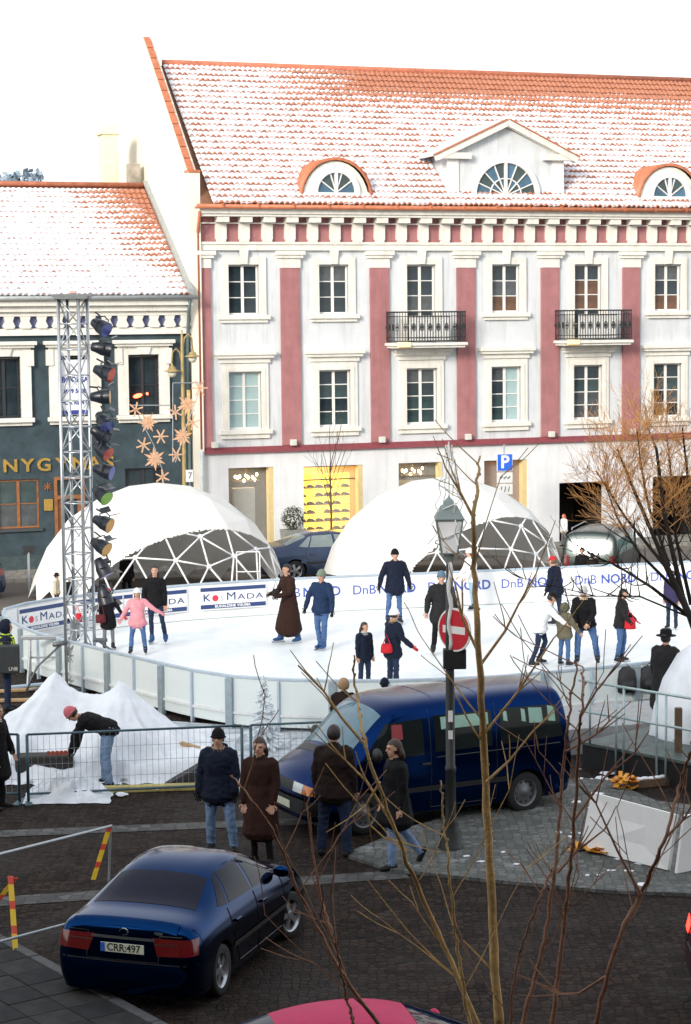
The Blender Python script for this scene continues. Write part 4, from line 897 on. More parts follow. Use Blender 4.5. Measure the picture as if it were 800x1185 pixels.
# ================================================================== lantern post with no entry sign
LPB = G(522, 985)
LP_ = thing('street_lantern', 'black street lantern post with frosted glass lantern and wire star ornament', 'lamp post', LPB)
BLK_ = mat('black_cast_iron', (.014,.016,.016), .45, var=.3, bump=.1)
def ltop(y): return (HC - (y-366)*LPB.y/FPX)      # height of a photo row at the post
mb = MB(); mb.smooth = True
mb.lathe([(.001,0),(.19,0),(.19,.07),(.165,.10),(.155,.30),(.115,.36),(.12,.42),(.085,.5),(.075,1.2),(.085,1.22),(.085,1.28),(.07,1.3),(.062,3.2),(.05,4.35),(.001,4.36)], (0,0,0), (0,0,1), 16); mb.build('post', BLK_, LP_)
zb, zt = 4.50, 5.00
def lan(m):
    for k in range(4):
        a = pi/4+k*pi/2; b_ = a+pi/2
        m.tube([(.16*cos(a),.16*sin(a),zb),(.27*cos(a),.27*sin(a),zt)], .013, 6)
        for r, z in ((.16,zb),(.27,zt)): m.tube([(r*cos(a),r*sin(a),z),(r*cos(b_),r*sin(b_),z)], .015, 6)
    m.tube([(0,0,4.33),(0,0,zb)], [.05,.09], 8)
ln = part(lan, 'lantern_frame', mat('dark_green_iron', (.17,.22,.22), .5), LP_)
GLS = mat('frosted_glass', (.86,.88,.9), .4, var=.05)
for k in range(4):
    a = pi/4+k*pi/2; b_ = a+pi/2; MB().quad((.158*cos(a),.158*sin(a),zb),(.158*cos(b_),.158*sin(b_),zb),(.266*cos(b_),.266*sin(b_),zt),(.266*cos(a),.266*sin(a),zt)).build('pane', GLS, ln)
mb = MB(); mb.lathe([(.30,zt),(.31,zt+.02),(.17,zt+.2),(.12,zt+.22),(.10,zt+.27),(.02,zt+.33),(.001,zt+.4)], (0,0,0), (0,0,1), 4, ref=(1,1,0)); mb.build('lantern_roof', MATS['dark_green_iron'], LP_)
WIRE = mat('white_tinsel_wire', (.66,.67,.66), .5, var=.1)
rs = random.Random(8); mb = MB()
for s_ in range(4):
    a = s_*pi/2+.35; pts = []
    for k in range(11):
        z = zt-.35+k*.145; r = (.32-.29*k/10)*(1.0 if k % 2 == 0 else .62)+.02; pts.append((r*cos(a), r*sin(a), z))
    mb.tube(pts, .009, 5)
pts = [(.24*cos(t_*.9)*(1-.02*t_), .24*sin(t_*.9)*(1-.02*t_), zt-.55+t_*.062) for t_ in range(24)]; mb.tube(pts, .010, 5)
mb.tube([(0,0,zt+.35),(0,0,zt+1.15)], .011, 5)
for k in range(5):
    a = k*pi*2/5; mb.tube([(0,0,zt+1.0),(.09*cos(a),0,zt+1.0+.09*sin(a))], .008, 4)
mb.build('wire_star', WIRE, LP_)
mb = MB(); mb.smooth = True; mb.tube([(.02*sin(k*1.3), -.06, 3.05+k*.11) for k in range(13)], [.028+.008*(k % 2) for k in range(13)], 7); mb.build('tinsel_garland', WIRE, LP_)
for k, z in enumerate((1.72, 1.98)): part(lambda m: m.box(-.035,.035,-.085,-.078,z,z+(.13 if k == 0 else .17)), 'sticker', mat('white_sticker', (.75,.75,.75), .5), LP_)
SG = thing('road_sign', 'round red no entry sign with white bar on the lantern post', 'sign', LPB+V((.06,-.1,ltop(731))), rad(-45))
mb = MB(); mb.lathe([(.001,.0),(.325,.0),(.325,-.02),(.001,-.02)], (0,0,0), (0,-1,0), 40); mb.build('rim', mat('sign_white', (.72,.72,.70), .4, var=.02), SG)
mb = MB(); mb.lathe([(.001,.003),(.298,.003),(.298,.001),(.001,.001)], (0,0,0), (0,-1,0), 40); mb.build('disc', mat('sign_red', (.50,.018,.03), .35, var=.1), SG)
part(lambda m: m.box(-.22,.22,-.008,-.004,-.055,.055), 'bar', MATS['sign_white'], SG)
part(lambda m: m.box(-.05,.05,.02,.09,-.1,.1), 'bracket', BLK_, SG)
o = MB().bbox(-.17,.17,-.09,.09,-.15,.15,.015).build('control_box', BLK_, None, LPB+V((.07,0,ltop(766)))); tag(o, 'small black box fixed to the lantern post below the no entry sign', 'box')

# ================================================================== left lamp standard with gilt snowflakes
SB = A0 + dF*(-1.12) + nF*1.7; SB.z = .12
LL = thing('lamp_standard', 'ochre lamp standard with two gooseneck lamps before the teal bookshop', 'lamp post', SB, PHI)
OCH = mat('ochre_iron', (.34,.25,.10), .5, var=.3, scale=4)
mb = MB(); mb.smooth = True; mb.lathe([(.001,0),(.16,0),(.16,.3),(.09,.5),(.075,1.2),(.065,4.0),(.05,7.0),(.03,7.5),(.001,7.52)], (0,0,0), (0,0,1), 10); mb.build('pole', OCH, LL)
for s_, zz in ((1, 7.3), (-1, 6.85)):
    mb = MB(); mb.smooth = True; mb.tube([(0,0,zz-.5),(s_*.08,0,zz-.05),(s_*.2,0,zz+.08),(s_*.32,0,zz-.05),(s_*.34,0,zz-.4)], .025, 6); mb.build('arm', OCH, LL)
    mb = MB(); mb.smooth = True; mb.lathe([(.03,.22),(.05,.12),(.10,.1),(.13,.02),(.26,-.02),(.26,-.04),(.15,-.05)], (s_*.34,0,zz-.6), (0,0,1), 14); lh = mb.build('lamp_hood', OCH, LL)
    mb = MB(); mb.smooth = True; mb.ell((s_*.34,0,zz-.68), .14,.14,.15, 12, 8); mb.build('lamp_globe', mat('milky_glass', (.62,.58,.48), .3), lh)
FLK = mat('copper_gilt_flake', (.70,.42,.26), .45, metal=.15, var=.3, scale=12)
def flake(px, py, r, big, parent):
    u, z = FP(px, py, 1.75); c = V((u+1.12, -.06, z-.12)); mb = MB()
    for k in range(6):
        a = k*pi/3+.3*(px % 3); d_ = V((cos(a),0,sin(a))); e_ = V((-sin(a),0,cos(a)))
        if big:
            mb.add([c+d_*.03, c+d_*r*.45+e_*r*.14, c+d_*r, c+d_*r*.45-e_*r*.14, c+d_*.03+V((0,.03,0)), c+d_*r*.45+e_*r*.14+V((0,.03,0)), c+d_*r+V((0,.03,0)), c+d_*r*.45-e_*r*.14+V((0,.03,0))], [(0,1,2,3),(7,6,5,4),(0,4,5,1),(1,5,6,2),(2,6,7,3),(3,7,4,0)])
            a2 = a+pi/6; mb.obox(c+V((cos(a2),0,sin(a2)))*r*.32, V((cos(a2),0,sin(a2)))*r*.3, V((-sin(a2),0,cos(a2)))*.022, V((0,.015,0)))
        else: mb.obox(c+d_*r*.55, d_*r*.55, e_*.022, V((0,.015,0)))
    mb.build('snowflake', FLK, parent)
for px, py, r, big in [(157,474,.22,0),(171,489,.34,1),(186,505,.22,0),(166,515,.22,0),(179,531,.38,1),(188,552,.22,0),(231,449,.24,0),(217,468,.36,1),(203,477,.22,0),(223,489,.22,0),(211,505,.36,1),(204,526,.22,0)]: flake(px, py, r, big, LL)
def fl(px, py):
    u, z = FP(px, py, 1.75); return (u+1.12, -.05, z-.12)
part(lambda m: (m.tube([fl(153,469),fl(197,469)], .018, 5), m.tube([fl(200,443),fl(234,443)], .018, 5), m.tube([fl(160,480),fl(178,515),fl(192,556)], .015, 5), m.tube([fl(230,455),fl(215,495),fl(203,535)], .015, 5), m.tube([fl(200,443),fl(200,535)], .015, 5), m.tube([fl(216,522),fl(203,530)], .012, 5)), 'ornament_frame', STEEL, LL)
part(lambda m: m.bbox(-.02+.04,.26,-.12,-.09,2.72,3.1,.005), 'number_plate', mat('white_sticker', (.75,.75,.75), .5), LL)
text('plate_digit', '7', .3, mat('dark_lettering', (.12,.12,.12), .6), LL, (.15,-.125,2.91))
bpy.data.objects.remove([o for o in RB.children if o.name.startswith('house_number') and o.location.x < 0][0])
# red light reflected in the bookshop window, built as a glowing shape
o = MB(); o.smooth = True; o.ell((0,0,0), .16,.05,.07); o.ell((.32,0,-.02), .04,.03,.05); o = o.build('red_reflection', mat('red_reflection_glow', (.8,.1,.05), .4, emit=(1,.13,.06), estr=2.2)); u, z = FP(160,458); o.location = A0+dF*u+nF*-.05+V((0,0,z)); o.rotation_euler = (0,-.25,PHI); tag(o, 'small red reflection in the right upper window of the bookshop, built as a glowing shape', 'reflection')

# ================================================================== parking sign, planter, small sign
PB = A0+dF*FP(584,600,2.6)[0]+nF*2.6; PS = thing('parking_sign', 'blue square parking sign with two white plates on a grey pole', 'sign', PB, PHI-.15)
mb = MB(); mb.smooth = True; mb.tube([(0,0,.1),(0,0,3.75)], .03, 8); mb.build('pole', STEEL, PS)
zz = FP(584,535,2.6)[1]
part(lambda m: m.bbox(-.27,.27,-.06,-.035,zz-.29,zz+.29,.02), 'sign_rim', MATS['sign_white'], PS)
pl = part(lambda m: m.box(-.25,.25,-.068,-.061,zz-.27,zz+.27), 'sign_plate', mat('parking_blue', (.02,.12,.62), .4, var=.05), PS)
text('letter', 'P', .58, MATS['sign_white'], pl, (0,-.072,zz), bold=.016, depth=.003)
for k in (0, 1):
    q = part(lambda m: m.bbox(-.27,.27,-.06,-.035,zz-.68-k*.38,zz-.33-k*.38,.01), 'sub_plate', mat('grey_white_plate', (.60,.62,.62), .5), PS)
    part(lambda m: [m.obox((-.12+.13*j, -.063, zz-.5-k*.38), V((.05,0,.04)) if k == 0 else V((.02,0,.09)), V((0,.003,0)), V((-.02,0,.03))*.6) for j in range(3)], 'pictogram', mat('dark_lettering', (.12,.12,.12), .6), q)
q = A0+dF*FP(340,640,.9)[0]+nF*.9; PT = thing('planter', 'grey square planter with clipped round bush outside the shop', 'planter', (q.x,q.y,.12), PHI)
mb = MB(); mb.add([(-.27,-.27,0),(.27,-.27,0),(.27,.27,0),(-.27,.27,0),(-.36,-.36,.95),(.36,-.36,.95),(.36,.36,.95),(-.36,.36,.95)], [(0,3,2,1),(4,5,6,7),(0,1,5,4),(1,2,6,5),(2,3,7,6),(3,0,4,7)]); mb.build('tub', mat('grey_stone_tub', (.26,.27,.26), .8, var=.2), PT)
part(lambda m: m.tube([(0,0,.9),(0,0,1.2)], .04, 6), 'stem', DWOOD, PT)
rs = random.Random(3); mb = MB()
for k in range(900):
    a, z = rs.uniform(0,2*pi), rs.uniform(-1,1); r = math.sqrt(1-z*z); d_ = V((r*cos(a), r*sin(a), z)); p = V((0,0,1.32))+d_*.4*rs.uniform(.75,1.05); e_ = d_.orthogonal().normalized(); f_ = d_.cross(e_); th = rs.uniform(0,6.3); e2 = e_*cos(th)+f_*sin(th); mb.quad(p-e2*.04, p+f_*.025, p+e2*.04+d_*.015, p-f_*.025)
mb.build('foliage', mat('dark_evergreen', (.035,.045,.022), .7, var=.5), PT)
q = G(34, 684); o = thing('notice_board', 'small dark notice on a post before the bookshop', 'sign', q, PHI)
part(lambda m: m.tube([(0,0,0),(0,0,1.15)], .04, 6), 'post', STEEL, o); part(lambda m: m.bbox(-.17,.17,-.03,.03,1.1,1.36,.01), 'board', IRON, o)
# ladder like steel frame in the left dome
o = thing('clothes_rack', 'white steel rack standing at the mouth of the left dome', 'rack', D(288,690,56.9)); o.location.z = 0
part(lambda m: [m.tube([(x,0,0),(x,0,1.55)], .02, 6) for x in (-.32,.32)]+[m.tube([(-.32,0,z),(.32,0,z)], .018, 6) for z in (.5,1.0,1.55)], 'tubes', STRUT, o)

# ================================================================== trees
BARK = mat('brown_bark', (.11,.07,.04), .85, var=.35, scale=14, bump=.5, bscale=60)
def limb(mb, p, d_, L, r, lev, rs, bend=.18, ratio=.68, nb=(2,4), upw=.12, rmin=.003):
    n = 4; pts = [p.copy()]; q = p.copy(); dd = d_.copy(); kids = []
    for k in range(n):
        dd = (dd+V((rs.gauss(0,bend), rs.gauss(0,bend), rs.gauss(0,bend)+upw))*.5).normalized(); q = q+dd*(L/n); pts.append(q.copy()); kids.append((q.copy(), dd.copy(), (k+1)/n))
    mb.tube(pts, [max(rmin, r*(1-.55*k/n)) for k in range(n+1)], 6 if r > .02 else (4 if r > .008 else 3))
    if lev <= 0: return
    for k in range(rs.randint(*nb)+1):
        c, cd_, f_ = rs.choice(kids[1:]) if k else kids[-1]
        o_ = cd_.orthogonal().normalized(); o_.rotate(Matrix.Rotation(rs.uniform(0,2*pi), 3, cd_)); sp = rs.uniform(.35,.85)
        limb(mb, c, (cd_+o_*sp).normalized(), L*rs.uniform(ratio*.75,ratio*1.1), max(rmin, r*(1-.55*f_)*.68), lev-1, rs, bend, ratio, nb, upw, rmin)
# little bare street tree in front of the lit shop
q = A0+dF*FP(383,640,1.6)[0]+nF*1.6; T1 = thing('street_tree', 'thin bare street tree before the glowing shop window', 'tree', (q.x,q.y,.12)); rs = random.Random(12)
part(lambda m: m.tube([(0,0,0),(.03,0,1.5),(0,0,3.0)], [.05,.04,.028], 7), 'trunk', BARK, T1)
mb = MB()
for k in range(11):
    a = k*2.4; z = rs.uniform(1.6,2.9); limb(mb, V((0,0,z)), V((cos(a)*.5,sin(a)*.5,1)).normalized(), rs.uniform(.9,1.7), .016, 1, rs, .1, .5, (1,2), .1, .006)
mb.build('crown', BARK, T1)
# dense twiggy tree at the right picture edge
q = G(838, 1046); T2 = thing('leafless_tree', 'dense leafless tree with warm light coloured into its upper twigs at the right edge', 'tree', (q.x, q.y, 0)); rs = random.Random(31)
DBARK = mat('dark_bark', (.018,.013,.010), .85, var=.4, scale=12, bump=.4); LITTWIG = mat('warm_lit_twigs', (.58,.30,.10), .75, var=.35, scale=3)  # the warm glow on the upper twigs is put into their colour
def at2(px, py, dy=0): return D(px, py, q.y+dy)-V((q.x,q.y,0))
part(lambda m: m.tube([V((0,0,0)), V((.02,0,1.2)), V((.0,.0,2.2)), at2(830,800)], [.17,.13,.11,.10], 9), 'trunk', DBARK, T2)
mb = MB(); tips = []
for pts, r in [([(830,800),(800,715),(765,640),(735,570),(715,520)],.075), ([(825,790),(790,690),(770,600),(760,520),(748,490)],.065), ([(800,715),(755,680),(715,655),(680,640)],.04), ([(815,750),(770,655),(725,600),(690,545)],.05), ([(830,780),(805,660),(797,560),(790,495)],.06), ([(835,790),(850,650),(850,560),(845,490)],.06), ([(790,690),(740,640),(715,600),(700,560)],.035), ([(775,655),(752,590),(742,540),(738,500)],.035),([(800,700),(782,620),(778,560),(772,505)],.04),([(812,720),(740,690),(690,690),(600,668)],.022),([(835,800),(880,690),(900,600),(905,540)],.06)]:
    P = [at2(x,y,rs.uniform(-.5,.5) if i else 0) for i,(x,y) in enumerate(pts)]
    r *= .72; mb.tube(P, [r*(1-.78*i/(len(P)-1)) for i in range(len(P))], 7); tips.append((P, r))
mb.build('branches', DBARK, T2)
mb = MB(); m2 = MB()
for P, r in tips:
    for k in range(44):
        f_ = rs.uniform(.25,1)**.8*(len(P)-1); i = min(int(f_), len(P)-2); p = P[i].lerp(P[i+1], f_-i); d_ = (P[i+1]-P[i]).normalized()
        o_ = V((rs.gauss(0,1), rs.gauss(0,1), rs.gauss(.35,.6))).normalized(); zz = p.z
        low_r = p.z < at2(740,620).z
        if low_r and k % 2: continue
        limb(m2 if not low_r else mb, p, (d_*.5+o_).normalized(), rs.uniform(.25,.55), .010 if low_r else .006, 2 if not low_r else 1, rs, .16, .62, (1,3), .16, .0024)
stuff(mb.build('lower_twigs', DBARK, T2)); stuff(m2.build('upper_twigs', LITTWIG, T2))
# far trees above the left roof
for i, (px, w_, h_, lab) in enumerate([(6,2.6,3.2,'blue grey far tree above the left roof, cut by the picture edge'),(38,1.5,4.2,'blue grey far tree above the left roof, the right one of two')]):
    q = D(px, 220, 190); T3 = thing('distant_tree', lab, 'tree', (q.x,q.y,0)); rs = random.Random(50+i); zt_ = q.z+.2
    part(lambda m: m.tube([(0,0,0),(0,0,zt_)], [.5,.2], 8), 'trunk', BARK, T3)
    mb = MB()
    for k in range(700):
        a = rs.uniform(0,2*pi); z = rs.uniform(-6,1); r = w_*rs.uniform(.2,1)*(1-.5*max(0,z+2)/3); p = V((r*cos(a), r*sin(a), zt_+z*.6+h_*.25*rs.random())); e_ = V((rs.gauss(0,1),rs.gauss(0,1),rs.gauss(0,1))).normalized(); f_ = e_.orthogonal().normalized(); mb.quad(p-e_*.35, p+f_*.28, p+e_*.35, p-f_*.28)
    mb.build('crown', mat('hazy_far_foliage', (.26,.33,.40), .8, var=.4, scale=1), T3)  # pale distance haze is mixed into the foliage colour
# saplings close to the viewer
YB = mat('golden_bark', (.52,.33,.13), .75, var=.35, scale=16, bump=.4, bscale=80); RBK = mat('red_brown_bark', (.27,.13,.075), .7, var=.35, scale=16, bump=.3, bscale=80)
def sapling(label, y, pts, w0, w1, m_, seed, twigs=14, subs=()):
    """pts: photo polyline bottom->top at distance y; widths in photo pixels"""
    w0 *= .68; w1 *= .75; twigs = int(twigs*.5); rs = random.Random(seed); P = [D(px, py, y+rs.uniform(-.05,.05)*i) for i, (px, py) in enumerate(pts)]
    base = V((P[0].x+(P[0].x-P[1].x)*.4, y, 0)); t = thing('sapling', label, 'tree', base, 0, 'bare saplings near the viewer')
    s = y/FPX; P = [p-base for p in P]
    part(lambda m: (setattr(m,'smooth',True), m.tube([V((0,0,0)), V((P[0].x*.6,0,P[0].z*.5)), P[0]], [w0*s*.75, w0*s*.6, w0*s*.5], 8)), 'trunk', m_, t)
    n = 40; Q = []; R_ = []
    for k in range(n+1):
        f_ = k/n*(len(P)-1); i = min(int(f_), len(P)-2); u = f_-i
        p0, p1, p2, p3 = P[max(i-1,0)], P[i], P[i+1], P[min(i+2,len(P)-1)]
        Q.append(.5*((2*p1)+(p2-p0)*u+(2*p0-5*p1+4*p2-p3)*u*u+(3*p1-p0-3*p2+p3)*u**3)+V((rs.gauss(0,.003),rs.gauss(0,.003),0))); R_.append(s*.5*(w0+(w1-w0)*(k/n))*(1+.06*sin(k*2.1)))
    part(lambda m: (setattr(m,'smooth',True), m.tube(Q, R_, 8)), 'stem', m_, t)
    mb = MB()
    for k in range(twigs):
        i = rs.randint(3, n); a = rs.uniform(0, 2*pi); d_ = (Q[i]-Q[i-1]).normalized(); side = rs.choice((-1,1))
        dd = (d_*.8+V((side*rs.uniform(.5,1.1), rs.uniform(-.5,.5), rs.uniform(-.1,.5)))).normalized()
        limb(mb, Q[i], dd, rs.uniform(.10,.34)*(1.15-.5*i/n)*1.5, max(.0035, R_[i]*.38), 1 if rs.random() < .6 else 0, rs, .12, .55, (1,2), .12, .0022)
    for sp, a, b in subs:
        SP = [D(px, py, y+.02*k)-base for k, (px, py) in enumerate(sp)]; mb.tube(SP, [s*.5*(a+(b-a)*k/(len(SP)-1)) for k in range(len(SP))], 6)
        for k in range(4):
            i = rs.randint(1, len(SP)-1); d_ = (SP[i]-SP[i-1]).normalized(); limb(mb, SP[i], (d_+V((rs.uniform(-.8,.8),0,.3))).normalized(), rs.uniform(.1,.25), .004, 0, rs, .1, .5, (1,2), .1, .002)
    # buds
    for k in range(20):
        i = rs.randint(4, n); mb.ell(Q[i]+V((rs.choice((-1,1))*R_[i],0,0)), .004, .004, .007, 5, 4)
    stuff(mb.build('twigs', m_, t))
sapling('tall golden barked sapling in front of the van, the thickest stem', 8.6, [(578,1190),(569,1050),(562,900),(554,760),(549,660),(549,600),(553,560),(556,528)], 17, 3, YB, 1, 16,
  [([(549,601),(533,570),(515,540)],4,2), ([(556,770),(585,730),(600,700),(620,665)],4,2), ([(560,850),(600,800),(640,740)],3.5,2), ([(556,760),(535,715),(528,680)],4,2),([(563,905),(590,880),(618,845)],4,2)])
sapling('leaning golden sapling stem crossing the walking woman', 8.0, [(556,1190),(500,1062),(458,962),(425,865),(412,800),(410,758)], 10, 2.5, YB, 2, 12,
  [([(425,865),(395,830),(375,800),(345,770)],4,2), ([(455,955),(425,905),(400,880)],4,2), ([(440,905),(425,930),(428,955),(445,970)],3,2)])
sapling('thin brown sapling stem left of the thick golden one', 7.8, [(545,1190),(528,1090),(520,1010),(513,950),(510,905)], 7, 2, YB, 3, 9)
sapling('dark sapling stem rising over the dark sedan bonnet', 7.6, [(450,1200),(405,1140),(352,1045),(315,960),(290,925),(268,897)], 8, 2, RBK, 4, 10, [([(400,1130),(375,1060),(362,985),(355,930)],4,2)])
sapling('reddish sapling stem in front of the van rear, left of a pair', 8.3, [(603,1190),(625,1110),(642,1010),(651,900),(658,830),(668,765)], 9, 3, RBK, 5, 14, [([(645,1010),(668,985),(700,960)],4,2), ([(655,870),(690,850),(705,835)],3,2)])
sapling('reddish sapling stem in front of the van rear, right of a pair', 8.1, [(640,1190),(650,1090),(660,1005),(668,900),(673,820),(676,772)], 9, 3, RBK, 6, 16, [([(664,950),(700,900),(735,872)],3.5,2), ([(672,830),(690,800),(702,785)],3,2)])
sapling('slanting brown sapling stem before the leaning white panel', 8.0, [(688,1190),(717,1085),(742,1035),(768,975),(788,905),(803,860)], 9, 4, RBK, 7, 12, [([(742,1035),(715,985),(690,930)],4,2),([(770,970),(790,950),(800,935)],4,2),([(705,1128),(670,1150),(650,1150)],4,2)])
sapling('low dark sapling tips at the bottom left of the red car', 7.5, [(420,1215),(400,1150),(388,1090),(372,1040)], 6, 2, RBK, 8, 6)
sapling('thin brown twig stem right of the thick golden sapling', 7.9, [(590,1195),(600,1110),(625,1040),(640,1000)], 5, 2, RBK, 9, 8)
# ================================================================== vehicles
RUB = mat('tyre_rubber', (.012,.012,.013), .8, var=.2); RIMM = mat('alloy_rim', (.40,.42,.45), .3, metal=.8, var=.1); HUBM = mat('steel_wheel', (.16,.17,.18), .45, metal=.5)
CGLS = mat('car_glass', (.006,.008,.022), .04, var=.2, spec=.12); BTRIM = mat('black_trim', (.012,.012,.013), .5); CHR = mat('chrome', (.6,.62,.64), .15, metal=1.0, var=.02)
REDL = mat('red_lamp', (.13,.006,.006), .15, var=.3, scale=30, coat=.6); ORL = mat('amber_lamp', (.60,.16,.015), .15, var=.2, coat=.6); CLRL = mat('clear_lamp', (.55,.6,.62), .1, var=.2, coat=.6)
def wheel_meshes(R, wd, rim_r, spokes, rm):
    ty = MB(); ty.smooth = True; h = wd/2
    ty.lathe([(rim_r,-h*.9),(R*.93,-h),(R*.985,-h*.8),(R,-h*.5),(R,h*.5),(R*.985,h*.8),(R*.93,h),(rim_r,h*.9)], (0,0,0), (0,1,0), 28)
    ri = MB(); ri.smooth = True; ri.lathe([(rim_r,-h*.85),(rim_r*.95,-h*.2),(rim_r*.95,h*.5),(rim_r,h*.9),(rim_r+.012,h*.92)], (0,0,0), (0,1,0), 28)
    ri.smooth = False
    if spokes:
        for k in range(spokes):
            a = 2*pi*k/spokes; d_ = V((cos(a),0,sin(a))); e_ = V((-sin(a),0,cos(a)))
            ri.add([d_*.04+e_*.03+V((0,h*.75,0)), d_*.04-e_*.03+V((0,h*.75,0)), d_*rim_r*.98-e_*.045+V((0,h*.62,0)), d_*rim_r*.98+e_*.045+V((0,h*.62,0)), d_*.04+e_*.03+V((0,h*.4,0)), d_*.04-e_*.03+V((0,h*.4,0)), d_*rim_r*.98-e_*.045+V((0,h*.4,0)), d_*rim_r*.98+e_*.045+V((0,h*.4,0))], [(0,1,2,3),(0,4,5,1),(1,5,6,2),(3,2,6,7),(0,3,7,4)])
        ri.lathe([(.001,h*.82),(.05,h*.8),(.06,h*.7)], (0,0,0), (0,1,0), 12); ri.cur = 1; ri.lathe([(.001,h*.1),(rim_r*.94,h*.1)], (0,0,0), (0,1,0), 20)
    else:
        ri.smooth = True; ri.lathe([(.001,h*.75),(.06,h*.75),(.075,h*.5),(rim_r*.55,h*.55),(rim_r*.7,h*.35),(rim_r*.93,h*.3)], (0,0,0), (0,1,0), 24); ri.cur = 1
        for k in range(10): a = 2*pi*k/10; ri.lathe([(.001,.002),(.018,.001)], (rim_r*.78*cos(a), h*.345, rim_r*.78*sin(a)), (0,1,0), 8)
    return ty.mesh('tyre', RUB), ri.mesh('rim', [rm, BTRIM])
class Car:
    def __init__(s, name, label, loc, yaw, stations, paint, wheels, wr, wt, levels=3, wb=1):
        s.t = thing(name, label, 'car' if 'van' not in name else 'van', loc, yaw); s.paint = paint
        n = len(stations); m = 7; vs = []; fs = []
        full = []
        for stn in stations:
            L_ = [V(p) for p in stn]; full.append(L_+[V((p.x,-p.y,p.z)) for p in L_[-2::-1]])     # 13 columns
        for r in full: vs += r
        for i in range(n-1):
            for j in range(12): a = i*13+j; fs.append((a, a+1, a+14, a+13))
        for end in (0, n-1):                                # grid caps
            top = [end*13+j for j in range(3,10)]; prev = top
            for lvl in (2, 1, 0):
                row = [end*13+lvl]
                zl = V(vs[end*13+lvl]); 
                for q in range(1,6):
                    tp = V(vs[top[q]]); sc = tp.y/max(1e-6, abs(vs[top[0]][1])); bulge = (1-sc*sc)*.05*(1 if end else -1)*1.0
                    vs.append(V((zl.x+bulge, sc*zl.y, zl.z))); row.append(len(vs)-1)
                row.append(end*13+12-lvl)
                for q in range(6): f_ = (prev[q], prev[q+1], row[q+1], row[q]); fs.append(f_ if end else f_[::-1])
                prev = row
        me = bpy.data.meshes.new('body'); me.from_pydata([tuple(v) for v in vs], [], fs); me.update()
        me = evaluated(me, [('SUBSURF', dict(levels=levels, render_levels=levels))])
        bm = bmesh.new(); bm.from_mesh(me)
        bmesh.ops.recalc_face_normals(bm, faces=bm.faces[:])
        s.bvh = BVHTree.FromBMesh(bm)
        for wx in wheels:                                   # wheel arches
            kill = [f for f in bm.faces if abs(f.calc_center_median().y) > wt-.28 and math.hypot(f.calc_center_median().x-wx, f.calc_center_median().z-wr) < wr+.055]
            bmesh.ops.delete(bm, geom=kill, context='FACES')
            for v in bm.verts:
                if v.is_boundary and abs(v.co.y) > wt-.3:
                    d_ = V((v.co.x-wx, 0, v.co.z-wr)); 
                    if abs(d_.length-(wr+.055)) < .06 and d_.length > 1e-4: d_ *= (wr+.055)/d_.length; v.co.x, v.co.z = wx+d_.x, wr+d_.z
        bm.to_mesh(me); bm.free()
        for p in me.polygons: p.use_smooth = True
        me.materials.clear(); me.materials.append(paint); s.body = link('body', me, s.t)
        x0 = min(v[0] for v in vs); x1 = max(v[0] for v in vs)
        MB().box(x0+.25, x1-.25, -wt+.25, wt-.25, .17, .6).build('underbody', BTRIM, s.t)
        for wx in wheels:
            for sd_ in (-1, 1):
                mb = MB(); mb.smooth = True; n_ = 16     # arch liner and lip
                P = [[(wx+(wr+.05)*cos(pi*k/n_), sd_*yy, wr+(wr+.05)*sin(pi*k/n_)) for yy in (wt-.30, wt-.02)] for k in range(n_+1)]; mb.grid(P); mb.build('wheel_arch', BTRIM, s.t)
        s.wheels = wheels; s.wr = wr; s.wt = wt
    def add_wheels(s, ty, ri, inset=.12, steer=0):
        for k, wx in enumerate(s.wheels):
            for sd_ in (-1, 1):
                w_ = link('wheel', None, s.t, (wx, sd_*(s.wt-inset), s.wr), (0 if sd_ > 0 else pi)+(steer if k else 0)); link('tyre', ty, w_); link('rim', ri, w_)
    def hit(s, p, d_):
        r = s.bvh.ray_cast(V(p)-V(d_).normalized()*3, V(d_).normalized()); return (r[0], r[1]) if r[0] else (None, None)
    def patch(s, name, cs, d_, m_, off=.004, n=10, k=8, parent=None, thick=.006):
        """four corners laid on the body along direction d_"""
        cs = [V(c) for c in cs]; P = []; d_ = V(d_).normalized()
        for i in range(n+1):
            r = []
            for j in range(k+1):
                p = cs[0].lerp(cs[1], i/n).lerp(cs[3].lerp(cs[2], i/n), j/k); h, nn = s.hit(p, d_)
                if h is None: h, nn = p, -d_
                if nn.dot(d_) > 0: nn = -nn
                r.append(h+nn*off)
            P.append(r)
        mb = MB(); mb.smooth = True; mb.grid(P)
        o = mb.build(name, m_, parent or s.t); 
        return o
    def line(s, pts, d_, m_=None, wd=.006, off=.003, name='panel_gap', parent=None):
        Q = []; d_ = V(d_).normalized()
        for i in range(len(pts)-1):
            for k in range(8): 
                h, nn = s.hit(V(pts[i]).lerp(V(pts[i+1]), k/8), d_)
                if h is not None: Q.append(h-d_*off)
        h, nn = s.hit(pts[-1], d_)
        if h is not None: Q.append(h-d_*off)
        if len(Q) > 2: MB().tube(Q, wd, 4).build(name, m_ or BTRIM, parent or s.t)
